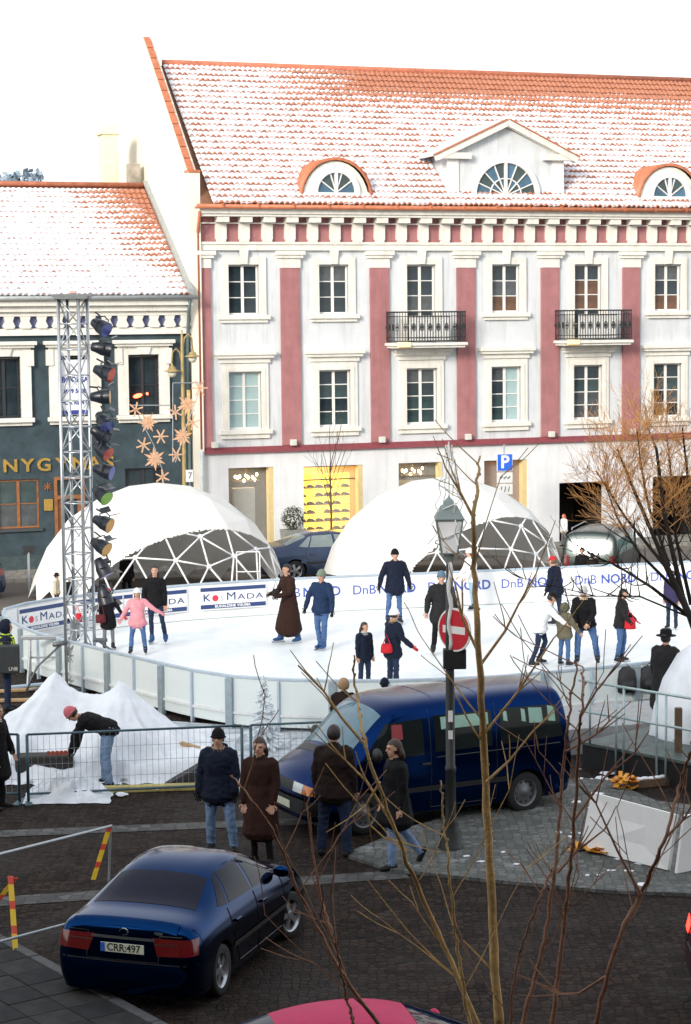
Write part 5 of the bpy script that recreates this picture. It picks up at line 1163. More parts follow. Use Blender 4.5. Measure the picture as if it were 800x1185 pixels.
def sedan_stations():
    def st(x, *r): return [(x+(q[2] if len(q) > 2 else 0), q[0], q[1]) for q in r]
    return [
     st(-2.28, (.70,.20,.03),(.76,.36,-.02),(.79,.62,0),(.74,.955,.06),(.60,1.0,.06),(.32,1.02,.05),(0,1.025,.04)),
     st(-2.10, (.80,.18),(.86,.38),(.875,.64),(.80,.965),(.64,1.03),(.33,1.05),(0,1.055)),
     st(-1.85, (.83,.17),(.875,.40),(.885,.66),(.81,.965),(.65,1.045),(.34,1.068),(0,1.072)),
     st(-1.52, (.83,.17),(.875,.40),(.885,.68),(.825,.955),(.68,1.065),(.36,1.09),(0,1.095)),
     st(-.86, (.83,.17),(.87,.40),(.885,.68),(.83,.94),(.585,1.345),(.32,1.395),(0,1.405)),
     st(-.25, (.83,.17),(.87,.40),(.885,.68),(.83,.93),(.58,1.405),(.32,1.445),(0,1.455)),
     st(.32, (.83,.17),(.87,.40),(.885,.66),(.83,.92),(.57,1.365),(.32,1.41),(0,1.42)),
     st(1.10, (.83,.17),(.87,.40),(.88,.64),(.815,.895),(.70,.985),(.38,1.03),(0,1.045)),
     st(1.35, (.83,.17),(.87,.40),(.875,.62),(.80,.865),(.68,.935),(.36,.97),(0,.98)),
     st(1.95, (.80,.18),(.85,.38),(.845,.56),(.76,.76),(.62,.82),(.34,.85),(0,.86)),
     st(2.25, (.66,.20),(.72,.36),(.71,.52),(.64,.66,-.02),(.52,.70,-.04),(.3,.73,-.03),(0,.74,-.02))]
def dress_sedan(c, glass=CGLS, plate=None):
    dn = (0,0,-1)
    c.patch('rear_window', [(-1.60,.62,0),(-1.60,-.62,0),(-.93,-.53,0),(-.93,.53,0)], dn, glass, .004, 12, 10)
    c.patch('windscreen', [(1.10,-.66,0),(1.10,.66,0),(.38,.54,0),(.38,-.54,0)], dn, glass, .004, 12, 10)
    for sd_ in (-1, 1):
        d_ = (0,-sd_,0); y = sd_*2
        fw_ = c.patch('door_window', [(.93,y,.96),(-.02,y,.985),(-.02,y,1.34),(.40,y,1.31)], d_, glass)
        c.patch('door_window', [(-.10,y,.985),(-.88,y,1.0),(-.72,y,1.32),(-.10,y,1.34)], d_, glass)
        c.patch('quarter_window', [(-.93,y,1.0),(-1.22,y,1.03),(-.86,y,1.28),(-.76,y,1.315)], d_, glass)
        for x0, pts in ((0, [(.98,y,.93),(1.0,y,.6),(.92,y,.28),(-.02,y,.27),(-.06,y,.6),(-.06,y,.96)]), (1, [(-.06,y,.27),(-.72,y,.27),(-.86,y,.45),(-1.0,y,.72),(-1.0,y,.97)])): c.line(pts, d_)
        c.patch('rub_strip', [(1.0,y,.50),(-1.0,y,.50),(-1.0,y,.56),(1.0,y,.56)], d_, BTRIM, .012, 14, 2)
        for x in (.15, -.82):
            h, n_ = c.hit((x,y,.80), d_); mb = MB(); mb.bbox(x-.09,x+.09,-.02,.02,-.018,.018,.01); mb.build('door_handle', c.paint, c.t, (0,h.y+sd_*.018,.80))
        h, _ = c.hit((.84,y,.95), d_); mb = MB(); mb.smooth = True; mb.ell((.84,h.y+sd_*.10,1.0), .06,.11,.075, 12, 8); mr_ = mb.build('wing_mirror', c.paint, c.t); MB().box(.80,.88,min(h.y-sd_*.03,h.y+sd_*.06),max(h.y-sd_*.03,h.y+sd_*.06),.955,.985).build('mirror_arm', BTRIM, mr_)
        # tail lamp wraps round the corner
        q = V((1,-sd_*.28,0)); c.patch('tail_light', [(-2.6,sd_*.50,.675),(-2.45,sd_*.93,.69),(-2.42,sd_*.92,.87),(-2.6,sd_*.44,.875)], q, REDL, .008, 10, 5)
        c.patch('reverse_light', [(-2.6,sd_*.47,.80),(-2.52,sd_*.72,.805),(-2.52,sd_*.72,.815),(-2.6,sd_*.47,.812)], q, BTRIM, .012, 6, 1)
        c.patch('headlight', [(2.6,sd_*.36,.56),(2.45,sd_*.72,.58),(2.40,sd_*.74,.68),(2.6,sd_*.36,.645)], (-1,-sd_*.25,0), CLRL, .006)
    c.patch('bumper_line', [(-2.6,-.84,.575),(-2.6,.84,.575),(-2.6,.84,.59),(-2.6,-.84,.59)], (1,0,0), BTRIM, .004, 16, 1)
    c.line([(-2.6,-.68,.90),(-2.6,-.43,.90),(-2.6,-.43,.60),(-2.6,.43,.60),(-2.6,.43,.90),(-2.6,.68,.90)], (1,0,0))
    c.patch('boot_lip', [(-2.22,-.62,0),(-2.22,.62,0),(-2.12,.64,0),(-2.12,-.64,0)], dn, c.paint, .018, 12, 3)
    c.patch('chrome_strip', [(-2.6,-.38,.835),(-2.6,.38,.835),(-2.6,.38,.865),(-2.6,-.38,.865)], (1,0,0), CHR, .02, 10, 2)
    c.patch('grille', [(2.6,-.3,.52),(2.6,.3,.52),(2.6,.3,.63),(2.6,-.3,.63)], (-1,0,0), BTRIM, .004, 8, 3)
    if plate:
        h, n_ = c.hit((-2.6,0,.75), (1,0,0)); x = h.x-.016
        pl = MB().bbox(x-.008,x+.004,-.26,.26,.685,.795,.003).build('number_plate', mat('plate_white', (.62,.64,.50), .4, var=.04), c.t)
        MB().box(x-.0105,x-.0085,.205,.258,.687,.793).build('euro_band', mat('plate_blue', (.03,.12,.5), .4), pl)
        o = text('plate_number', plate, .125, mat('plate_black', (.01,.012,.01), .5), pl, (x-.010,-.02,.74), rad(-90), bold=.002, depth=.001, sx=.88)
        mb = MB(); mb.tube([(x+.0,.05*cos(a),.92+.04*sin(a)) for a in [2*pi*k/10 for k in range(9)]], .007, 5); h, _ = c.hit((-2.6,0,.92),(1,0,0)); ob = mb.build('badge', CHR, c.t); ob.location.x = h.x-x-.008
        h, _ = c.hit((-2.6,-.40,.93),(1,0,0)); MB().bbox(h.x-.008,h.x+.004,-.46,-.36,.905,.94,.003).build('badge', CHR, c.t)
def paint(name, col, rough=.22, coat=.15, metal=.25): return mat(name, col, rough, metal=metal, var=.10, scale=2.5, coat=coat, spec=.4)
# sedan, near left
TY5, RI5 = wheel_meshes(.31, .20, .205, 5, RIMM)
yaw = rad(71); org = V((-1.976, 25.36, 0)); SX, SY = .88, 1.06
def scaled(sts, sx, sy, sz=1): return [[(x*sx, y*sy, z*sz) for x, y, z in r] for r in sts]
C1 = Car('parked_car', 'dark metallic blue sedan with number plate CRR 497 parked in the near left', org, yaw, sedan_stations(), paint('metallic_blue_car_paint', (.002,.022,.085), .12, .02, 1.0), (-1.36, 1.34), .31, .86)
dress_sedan(C1, CGLS, 'CRR:497'); C1.add_wheels(TY5, RI5, .10, rad(-14)); C1.t.scale = (SX, SY, 1.0)
# van
def van_stations():
    def st(x, *r): return [(x+(q[2] if len(q) > 2 else 0), q[0], q[1]) for q in r]
    return [
     st(-2.36, (.76,.28),(.86,.58,-.03),(.86,1.08,.0),(.79,1.70,.12),(.66,1.86,.17),(.34,1.905,.17),(0,1.915,.17)),
     st(-2.20, (.84,.25),(.915,.58),(.915,1.08),(.845,1.72,.03),(.70,1.885,.05),(.35,1.93,.05),(0,1.94,.05)),
     st(-1.9, (.86,.24),(.925,.58),(.925,1.08),(.855,1.74),(.71,1.895),(.36,1.945),(0,1.955)),
     st(-.8, (.86,.24),(.925,.58),(.925,1.08),(.86,1.745),(.715,1.90),(.36,1.955),(0,1.965)),
     st(.5, (.86,.24),(.925,.58),(.925,1.08),(.855,1.735),(.71,1.895),(.36,1.945),(0,1.955)),
     st(.98, (.86,.24),(.925,.58),(.925,1.08),(.82,1.68,-.02),(.685,1.84),(.35,1.89,.02),(0,1.90,.03)),
     st(1.38, (.86,.24),(.925,.58),(.92,1.06),(.845,1.30,.02),(.71,1.45,.0),(.37,1.50,.04),(0,1.52,.06)),
     st(1.70, (.86,.24),(.92,.57),(.905,.96),(.84,1.06),(.72,1.14),(.38,1.19,.06),(0,1.21,.08)),
     st(2.08, (.85,.25),(.905,.54),(.875,.82),(.80,.93),(.67,.985),(.36,1.03,.03),(0,1.045,.05)),
     st(2.36, (.74,.28),(.83,.48),(.80,.68),(.71,.80,-.04),(.58,.85,-.06),(.32,.89,-.03),(0,.90,-.01))]
yawv = rad(207)
orgv = V((1.14, 32.95, 0))
NVY = paint('dark_blue_van_paint', (.003,.018,.085), .18, .02, 1.0)
C2 = Car('van', 'dark blue passenger van parked between the fence and the lantern post', orgv, yawv, van_stations(), NVY, (-1.46, 1.46), .325, .90)
TY8, RI8 = wheel_meshes(.325, .2, .20, 0, HUBM); C2.add_wheels(TY8, RI8, .12)
VG = mat('van_glass', (.012,.016,.016), .05, var=.3, scale=1.5, spec=.2); GREFL = mat('pale_green_reflection', (.30,.50,.42), .3, var=.15)  # greenish reflections on the side windows are laid on as coloured patches
C2.t.scale = (1.0, 1.04, 1.04); c = C2; dn = (0,0,-1)
c.patch('windscreen', [(1.72,.70,0),(1.72,-.70,0),(1.05,-.66,0),(1.05,.66,0)], dn, mat('sky_reflection_windscreen', (.06,.14,.19), .04, var=.4, scale=2, spec=.9), .004, 12, 10)  # reflected sky is partly put into the glass colour
c.patch('cowl_grille', [(1.90,.6,0),(1.90,-.6,0),(1.78,-.62,0),(1.78,.62,0)], dn, BTRIM, .004, 12, 2)
c.patch('rear_window', [(-2.7,-.66,1.16),(-2.7,.66,1.16),(-2.7,.62,1.66),(-2.7,-.62,1.66)], (1,0,0), CGLS, .004, 12, 8)
for sd_ in (-1, 1):
    d_ = (0,-sd_,0); y = sd_*2
    c.patch('door_window', [(1.48,y,1.12),(.42,y,1.12),(.42,y,1.66),(1.04,y,1.62)], d_, VG)
    w1 = c.patch('side_window', [(.22,y,1.14),(-.82,y,1.14),(-.82,y,1.68),(.22,y,1.68)], d_, VG)
    w2 = c.patch('side_window', [(-.98,y,1.14),(-2.16,y,1.16),(-2.06,y,1.66),(-.98,y,1.68)], d_, VG)
    if sd_ > 0:
        c.patch('window_reflection', [(.10,y,1.47),(-.76,y,1.47),(-.76,y,1.65),(.10,y,1.65)], d_, GREFL, .009, parent=w1)
        for a_, b_, z_ in ((-1.04,-1.12,1.50),(-1.38,-1.46,1.46),(-1.52,-1.78,1.42),(-1.88,-2.02,1.42)): c.patch('window_reflection', [(a_,y,z_),(b_,y,z_-.02),(b_+.01,y,1.63),(a_,y,1.65)], d_, GREFL, .009, 4, 4, parent=w2)
        c.patch('red_headrest', [(.98,y,1.38),(.78,y,1.38),(.78,y,1.6),(.95,y,1.6)], d_, mat('red_cloth', (.28,.04,.05), .7), .008, 4, 4)
    for pts in ([(1.55,y,1.06),(1.5,y,.6),(1.15,y,.32)], [(.30,y,1.78),(.30,y,.3)], [(-.90,y,1.78),(-.90,y,.3)], [(.30,y,.3),(-.9,y,.3)]): c.line(pts, d_)
    c.line([(.2,y,1.06),(-2.1,y,1.06)], d_, wd=.009); c.patch('rub_strip', [(1.05,y,.56),(-1.1,y,.56),(-1.1,y,.64),(1.05,y,.64)], d_, BTRIM, .010, 12, 2)
    h, _ = c.hit((.40,y,.98), d_); MB().bbox(.32,.48,-.02,.02,-.02,.02,.01).build('door_handle', BTRIM, c.t, (0,h.y+sd_*.018,.98))
    h, _ = c.hit((1.3,y,1.18), d_); mb = MB(); mb.smooth = True; mb.ell((1.32,h.y+sd_*.15,1.22), .07,.12,.11, 12, 8); mw = mb.build('wing_mirror', BTRIM, c.t); MB().box(1.29,1.35,min(h.y-sd_*.03,h.y+sd_*.09),max(h.y-sd_*.03,h.y+sd_*.09),1.14,1.17).build('mirror_arm', BTRIM, mw)
    q = (-1,-sd_*.2,0); c.patch('headlight', [(2.7,sd_*.34,.66),(2.6,sd_*.60,.66),(2.6,sd_*.60,.79),(2.7,sd_*.34,.80)], q, CLRL, .008, 6, 4)
    c.patch('indicator', [(2.6,sd_*.61,.66),(2.5,sd_*.83,.66),(2.48,sd_*.81,.775),(2.6,sd_*.61,.79)], q, ORL, .008, 6, 4)
    c.patch('tail_light', [(-2.7,sd_*.72,.75),(-2.6,sd_*.86,.75),(-2.6,sd_*.85,1.12),(-2.7,sd_*.72,1.12)], (1,-sd_*.2,0), REDL, .006, 4, 6)
c.patch('grille', [(2.7,.32,.665),(2.7,-.32,.665),(2.7,-.32,.80),(2.7,.32,.80)], (-1,0,0), BTRIM, .006, 8, 3)
c.patch('bumper', [(2.7,.86,.36),(2.7,-.86,.36),(2.7,-.84,.58),(2.7,.84,.58)], (-1,0,0), BTRIM, .03, 16, 5)
h, _ = c.hit((2.7,0,.46),(-1,0,0)); MB().bbox(h.x+.03,h.x+.04,-.26,.26,.40,.51,.003).build('number_plate', mat('plate_white', (.62,.64,.50), .4, var=.04), c.t)
for k, x in enumerate((.1, -.7)): c.line([(x,-.68,0),(x,.68,0)], dn, NVY, .012, -.004, name='roof_rib')
for k in range(2):
    o = MB(); o.tube([(1.70+k*.0,.45-k*.8,1.17),(1.35,.30-k*.8,1.44)], .008, 5); o.build('wiper', BTRIM, c.t)
# other cars: one pale red roof at the bottom edge, and the cars in the street
org = D(428, 1163, 14.2); C3 = Car('parked_car', 'pinkish red car of which only the roof shows at the bottom edge', (org.x, org.y, org.z-1.44), rad(12), sedan_stations(), mat('pink_red_paint', (.42,.004,.075), .45, var=.08, spec=.15), (-1.36,1.34), .31, .86)
C3.t.location.z = 0; dd_ = G(430, 1152, 1.45); C3.t.location.x, C3.t.location.y = dd_.x, dd_.y-.35
dress_sedan(C3); C3.add_wheels(TY5, RI5, .10)
def street_car(label, px, py, z, yaw, pnt, dy=0):
    p = G(px, py, z); c = Car('parked_car', label, (p.x, p.y+dy, .006), yaw, sedan_stations(), pnt, (-1.36,1.34), .31, .86, 2); dress_sedan(c); c.add_wheels(TY5, RI5, .10); return c
q = A0+dF*FP(365,650,4.6)[0]+nF*4.6
C4 = Car('parked_car', 'dark blue grey car parked in the street between the two domes', (q.x+.4,q.y,.006), PHI, sedan_stations(), paint('slate_blue_paint', (.03,.05,.10), .2), (-1.36,1.34), .31, .86, 2); dress_sedan(C4, mat('bright_car_glass', (.16,.2,.2), .05, spec=.8)); C4.add_wheels(TY5, RI5, .10)
q = A0+nF*5.2+dF*(FP(-2,680,5.2)[0]-2.0); C5 = Car('parked_car', 'dark car at the left edge showing its tail light', (q.x-.2,q.y,.006), PHI+pi, sedan_stations(), paint('dark_blue_paint', (.02,.03,.06), .2), (-1.36,1.34), .31, .86, 2); dress_sedan(C5); C5.add_wheels(TY5, RI5, .10)
def suv_stations():
    out = []
    for stn in van_stations(): out.append([((x*.96), y*.98, z*.90+.02 if z > .5 else z+.05) for x, y, z in stn])
    return out
C6 = Car('sport_utility_car', 'dark green estate car seen from behind beside the right dome', (7.75,62.0,.006), rad(72), suv_stations(), paint('dark_green_paint', (.02,.035,.035), .25), (-1.40,1.40), .34, .88, 2); C6.add_wheels(TY8, RI8, .12)
C6.t.scale = (.95, .95, .95)
c = C6; GG = mat('pale_teal_car_glass', (.13,.24,.22), .05, var=.2, spec=.8)
c.patch('windscreen', [(1.55,.68,0),(1.55,-.68,0),(.82,-.64,0),(.82,.64,0)], dn, GG, .004); c.patch('rear_window', [(-2.7,-.62,1.10),(-2.7,.62,1.10),(-2.7,.58,1.52),(-2.7,-.58,1.52)], (1,0,0), GG, .004)
for sd_ in (-1,1):
    d_ = (0,-sd_,0); y = sd_*2
    for pts in ([(1.3,y,1.05),(.36,y,1.05),(.36,y,1.5),(.82,y,1.48)], [(.22,y,1.06),(-.8,y,1.06),(-.8,y,1.52),(.22,y,1.52)], [(-.92,y,1.06),(-2.05,y,1.08),(-1.96,y,1.5),(-.92,y,1.52)]): c.patch('side_window', pts, d_, GG)
    c.patch('tail_light', [(-2.7,sd_*.70,.7),(-2.55,sd_*.86,.7),(-2.55,sd_*.84,1.05),(-2.7,sd_*.70,1.05)], (1,-sd_*.2,0), REDL, .008, 4, 6)
    MB().tube([(-1.9,sd_*.62,1.79),(-1.8,sd_*.64,1.83),(.2,sd_*.64,1.84),(.4,sd_*.62,1.79)], .02, 6).build('roof_rail', STEEL, c.t)
# tail of a car at the bottom right corner
q = G(838, 1160); C7 = Car('parked_car', 'dark car at the bottom right corner showing a glowing red tail light', (q.x+1.95,q.y,0), 0, sedan_stations(), paint('dark_plum_paint', (.05,.008,.015), .25), (-1.36,1.34), .31, .86); dress_sedan(C7); C7.add_wheels(TY5, RI5, .10)
C7.patch('lit_tail_light', [(-2.6,.50,.70),(-2.45,.93,.71),(-2.42,.92,.85),(-2.6,.44,.85)], (1,-.28,0), mat('lit_red_lamp', (.8,.03,.02), .3, emit=(1,.03,.02), estr=2.5), .014)
# ================================================================== people
SKIN = mat('skin', (.52,.29,.20), .55, var=.12, scale=20); LIPS = mat('lips', (.38,.12,.10), .5); EYES = mat('eyes', (.02,.016,.014), .2)
def cloth(name, col, rough=.85, var=.22): return mat('cloth_'+name, col, rough, var=var, scale=5, bump=.55, bscale=16, spec=.2)
BLACK = cloth('black', (0.0066,0.0066,0.0083)); NAVYC = cloth('navy', (0.0077,0.0121,0.0275)); DENIM = cloth('denim', (0.06,0.12,0.26), var=.3); LDEN = cloth('light_denim', (0.17,0.26,0.42), var=.25); DDEN = cloth('dark_denim', (0.0165,0.0275,0.0605), var=.3)
BROWN = cloth('brown', (0.0303,0.0121,0.0088)); DBROWN = cloth('dark_brown', (0.0165,0.0094,0.0077)); PINK = cloth('pink', (0.62,0.26,0.3)); WHITEC = cloth('white', (0.74,0.74,0.75), var=.08); OLIVE = cloth('olive', (0.12,0.11,0.075)); BLUEC = cloth('blue', (0.0121,0.0275,0.0715)); GREYC = cloth('grey', (0.16,0.16,0.17)); LGREY = cloth('light_grey', (0.42,0.42,0.42)); REDC = cloth('red', (0.48,0.02,0.03)); CREAM = cloth('cream', (0.6,0.52,0.38)); VEST = cloth('hi_vis', (0.55,0.72,0.03)); PURP = cloth('purple', (0.033,0.0275,0.077)); CYANJ = cloth('pale_jeans', (0.25,0.38,0.5)); GREENH = cloth('grey_green_knit', (0.16,0.2,0.15)); CHARC = cloth('charcoal', (0.0165,0.0165,0.0187)); TAN = cloth('tan_fur', (0.3,0.2,0.12)); MAROON = cloth('maroon', (0.1,0.02,0.025)); DRAB = cloth('dark_drab', (0.022,0.0182,0.0165))
SKB = cloth('skate_blue', (0.03,0.08,0.2), .5); SKD = cloth('skate_dark', (0.02,0.022,0.03), .5); SHOE = cloth('shoe_black', (0.012,0.011,0.011), .5)
HAIRS = {k: mat('hair_'+k, c, .5, var=.35, scale=30, bump=.5, bscale=60) for k, c in dict(dark=(.016,.011,.009), brown=(.034,.017,.010), chestnut=(.13,.055,.025), red=(.5,.07,.02)).items()}
BLADE = mat('skate_blade', (.5,.52,.55), .25, metal=.9)
def person(label, foot, H, face, top, pants, shoe=SHOE, zg=0.0, la=((.14,.02,-1),(.05,.15,-1)), ra=((.14,.02,-1),(.05,.15,-1)), ll=((.06,.03,-1),(.02,-.03,-1)), rl=((.06,.03,-1),(.02,-.03,-1)), lean=(0,0), bulk=.02, hem=.12, flare=.03, hair='dark', hat=None, hatm=None, long_hair=0, skates=False, glove=None, scarf=None, head=(0,0), vox=.016, hood=None, group=None, slim=1.0, vest=None, at_=None, lower=None):
    px_seed = len(label)*1.7+face*.3; k = H/1.69; a = rad(face); F = V((sin(a),-cos(a),0)); Lt = V((cos(a),sin(a),0)); Z = V((0,0,1))
    T = lambda d, s: (Lt*(d[0]*s)+F*d[1]+Z*d[2]).normalized()
    mats = [top, pants, SKIN, shoe, glove or SKIN, scarf or top, vest or top, lower or pants]
    mb = MB()
    def tube(pts, rs, mi, n=12, ref=None, sub=3):
        mb.cur = mi; P, R = [], []
        for i in range(len(pts)-1):
            for q in range(sub):
                u = q/sub; P.append(V(pts[i]).lerp(V(pts[i+1]), u)); ra_, rb_ = [(x if isinstance(x, tuple) else (x, x)) for x in (rs[i], rs[i+1])]; R.append((ra_[0]*(1-u)+rb_[0]*u, ra_[1]*(1-u)+rb_[1]*u))
        P.append(V(pts[-1])); R.append(rs[-1] if isinstance(rs[-1], tuple) else (rs[-1], rs[-1]))
        d0, d1 = (P[0]-P[1]).normalized(), (P[-1]-P[-2]).normalized()
        P = [P[0]+d0*R[0][1]*.6, P[0]+d0*R[0][1]*.35]+P+[P[-1]+d1*R[-1][1]*.35, P[-1]+d1*R[-1][1]*.6]
        R = [(R[0][0]*.3,R[0][1]*.3),(R[0][0]*.8,R[0][1]*.8)]+R+[(R[-1][0]*.8,R[-1][1]*.8),(R[-1][0]*.3,R[-1][1]*.3)]
        mb.tube(P, R, n, ref=ref)
    def ell(c, rx, ry, rz, mi, ax): mb.cur = mi; mb.ell(c, rx, ry, rz, 14, 10, ax)
    sp = (Z+Lt*lean[0]+F*lean[1]).normalized()
    pel = V((0,0,0)); ends = []; extra = []
    # legs
    for s, lg in ((1, ll), (-1, rl)):
        hip = pel+Lt*(.088*s*k); t_, sh_ = T(lg[0], s), T(lg[1], s); kn = hip+t_*(.44*k); an = kn+sh_*(.42*k)
        w_ = slim; tube([hip, hip.lerp(kn,.5), kn, kn.lerp(an,.5), an], [.098*k*w_, .084*k*w_, .064*k*w_, .061*k*w_, .054*k*w_], 1)
        ft = (F + Lt*(.18*s)).normalized() if len(lg) < 3 else T(lg[2], s)
        side = Z.cross(ft).normalized(); upf = ft.cross(side)
        if skates: tube([an+Z*.05*k, an-Z*.02*k], [.06*k,.058*k], 3)
        tube([an-upf*.035*k-ft*.055*k, an-upf*.04*k+ft*.05*k, an-upf*.05*k+ft*.155*k], [(.040*k,.045*k),(.043*k,.045*k),(.030*k,.040*k)], 3, ref=tuple(upf))
        ends.append((an, ft, upf))
    low_z = min((an-upf*(.085*k)).z for an, ft, upf in ends)-(.035*k if skates else 0)
    # torso
    tz = lambda h: pel+sp*(h*k)
    b = bulk
    tube([tz(-.05), tz(.02), tz(.14), tz(.29), tz(.41), tz(.47)], [((.155+b)*k,(.115+b)*k),((.168+b)*k,(.12+b)*k),((.148+b)*k,(.105+b)*k),((.172+b)*k,(.118+b)*k),((.165+b)*k,(.10+b)*k),((.09+b*.5)*k,(.075+b*.5)*k)], 0, 18, ref=tuple(Lt))
    if vest: tube([tz(.06), tz(.16), tz(.30), tz(.42)], [((.170+b)*k,(.13+b)*k),((.165+b)*k,(.125+b)*k),((.188+b)*k,(.135+b)*k),((.14+b)*k,(.10+b)*k)], 6, 18, ref=tuple(Lt))
    # coat skirt
    mean = ((T(ll[0],1)+T(rl[0],-1))*.5).normalized(); sk = (mean*.75-sp*.25).normalized()
    if hem > .02:
        spread = max(0, (T(ll[0],1)-T(rl[0],-1)).length-.12); kk = min(hem, .5)
        rx0, ry0 = (.168+b)*k, (.122+b)*k
        tube([tz(.10), tz(0), pel+sk*(hem*.5*k), pel+sk*(hem*k)], [(rx0*.95,ry0*.95),(rx0,ry0),(rx0+flare*.6*k+spread*.10*kk,ry0+flare*.5*k+spread*.10*kk),(rx0+flare*k+spread*.22*kk,ry0+flare*k+spread*.22*kk)], 0, 20, ref=tuple(Lt))
    # arms
    for s, ar in ((1, la), (-1, ra)):
        sh = tz(.425)+Lt*(.172*s*k); u_, f_ = T(ar[0], s), T(ar[1], s); el = sh+u_*(.285*k); wr = el+f_*(.245*k)
        tube([tz(.40)+Lt*(.10*s*k), sh], [.075*k+b*.5, .068*k+b*.4], 0); tube([sh, el, wr], [(.064+b*.45)*k, (.05+b*.4)*k, (.040+b*.3)*k], 0)
        pn = f_.cross(F if abs(f_.dot(F)) < .9 else Lt).normalized()          # palm spread axis
        pd = pn.cross(f_)
        tube([wr-f_*.01*k, wr+f_*.045*k, wr+f_*.085*k], [(.024*k,.030*k),(.018*k,.041*k),(.014*k,.036*k)], 4, ref=tuple(pd), n=10)
        for q in range(4):
            o_ = pn*((q-1.5)*.020*k); l_ = (.062,.072,.068,.052)[q]*k; p0 = wr+f_*.085*k+o_; d1 = (f_+F*.25+pn*((q-1.5)*.06)).normalized(); d2 = (f_*.6+F*.6).normalized()
            extra.append(([p0-f_*.02*k, p0+d1*l_*.55, p0+d1*l_*.55+d2*l_*.45], [.0095*k,.009*k,.0065*k]))
        p0 = wr+f_*.03*k+pn*.036*k*(-s); extra.append(([p0-pn*.02*k*(-s), p0+(f_*.6+pn*(-s)*.7).normalized()*.03*k, p0+(f_*.9+pn*(-s)*.4).normalized()*.062*k], [.012*k,.011*k,.008*k]))
    # neck and head
    hy_, hp_ = rad(head[0]), head[1]; Fh = F.copy(); Fh.rotate(Matrix.Rotation(hy_, 3, 'Z')); hu = (sp*.5+Z*.5+Fh*(-hp_)).normalized(); Fh = (Fh-hu*Fh.dot(hu)).normalized(); Lh = hu.cross(Fh)*-1
    if Lh.dot(Lt) < 0: Lh = -Lh
    nk = tz(.46); hc = tz(.50)+hu*(.135*k)+Fh*(.022*k); ax = (Lh, Fh, hu)
    tube([nk, hc-hu*.07*k-Fh*.015*k], [.056*k,.052*k], 2)
    if scarf: tube([nk-sp*.015*k, nk+sp*.045*k], [(.098*k,.095*k),(.085*k,.085*k)], 5, 14, ref=tuple(Lt))
    ell(hc+hu*.018*k-Fh*.008*k, .076*k, .096*k, .100*k, 2, ax); ell(hc-hu*.035*k+Fh*.018*k, .060*k, .070*k, .082*k, 2, ax); ell(hc-hu*.088*k+Fh*.048*k, .032*k, .032*k, .026*k, 2, ax)
    tube([hc+hu*.012*k+Fh*.084*k, hc-hu*.028*k+Fh*.108*k], [.010*k,.015*k], 2, 8)
    for s in (-1, 1): ell(hc+Lh*(s*.077*k)-hu*.005*k-Fh*.008*k, .010*k, .018*k, .030*k, 2, ax)
    for s in (-1, 1): ell(hc+Lh*(s*.032*k)+hu*.028*k+Fh*.080*k, .028*k, .014*k, .010*k, 2, ax)     # brow ridge
    if hood: tube([nk-F*.04*k+sp*.0, nk-F*.085*k+sp*.06*k], [(.12*k,.07*k),(.11*k,.06*k)], 0, 14, ref=tuple(Lt))
    me0 = mb.mesh('raw', mats); kd = kdtree.KDTree(len(mb.f))
    for i, f in enumerate(mb.f):
        c = V((0,0,0))
        for q in f: c += V(mb.v[q])
        kd.insert(c/len(f), i)
    kd.balance()
    me = evaluated(me0, [('REMESH', dict(mode='VOXEL', voxel_size=vox*k)), ('SMOOTH', dict(factor=.5, iterations=2))])
    me.materials.clear()
    for m_ in mats: me.materials.append(m_)
    idx = [mb.mi[kd.find(p.center)[1]] for p in me.polygons]
    ex = MB(); ex.smooth = True
    ex.cur = 4
    for pts, rs in extra: ex.tube(pts, rs, 6)
    ex.cur = 8; [ex.ell(hc+Lh*(s*.031*k)+hu*.012*k+Fh*.0815*k, .015*k, .008*k, .0085*k, 8, 6, ax) for s in (-1, 1)]
    ex.cur = 9; ex.ell(hc-hu*.060*k+Fh*.0825*k, .026*k, .010*k, .009*k, 8, 6, ax)
    bm = bmesh.new(); bm.from_mesh(me)
    for i, f in enumerate(bm.faces): f.material_index = idx[i]; f.smooth = True
    bm.normal_update()
    for v in bm.verts:                                   # creases and folds in the clothes
        if v.link_faces and v.link_faces[0].material_index in (0,1,5,6):
            p_ = v.co+V((px_seed, 0, 0)); amp = (.012 if hem < .3 else .009)*k if v.link_faces[0].material_index != 1 else .010*k; zf = 10 if hem < .3 else 4.0
            v.co += v.normal*(amp*(.5-abs(mn.noise(V((p_.x*7, p_.y*7, p_.z*zf))))*1.8)+amp*.6*mn.noise(V((p_.x*16, p_.y*16, p_.z*zf*1.6))))
    vs = [bm.verts.new(v) for v in ex.v]
    for f, mi in zip(ex.f, ex.mi): nf = bm.faces.new([vs[i] for i in f]); nf.material_index = mi; nf.smooth = True
    bmesh.ops.translate(bm, verts=bm.verts, vec=(0,0,-low_z)); bm.to_mesh(me); bm.free(); me.materials.append(EYES); me.materials.append(LIPS); me.name = 'person'
    p = at_ if at_ is not None else G(foot[0], foot[1], zg)
    # shift so that the mid point of the feet is on the mark
    mid = (ends[0][0]+ends[1][0])/2; loc = V((p.x-mid.x, p.y-mid.y, zg))
    o = link('person', me, None, loc); tag(o, label, 'person', group)
    off = V((0,0,-low_z)); H_ = hc+off
    if skates:
        for an, ft, upf in ends:
            q = an+off-upf*(.10*k); MB().obox(q+ft*.05*k, ft*(.15*k), Z.cross(ft).normalized()*.004, upf*(.020*k)).build('skate_blade', BLADE, o)
    hm = HAIRS[hair]
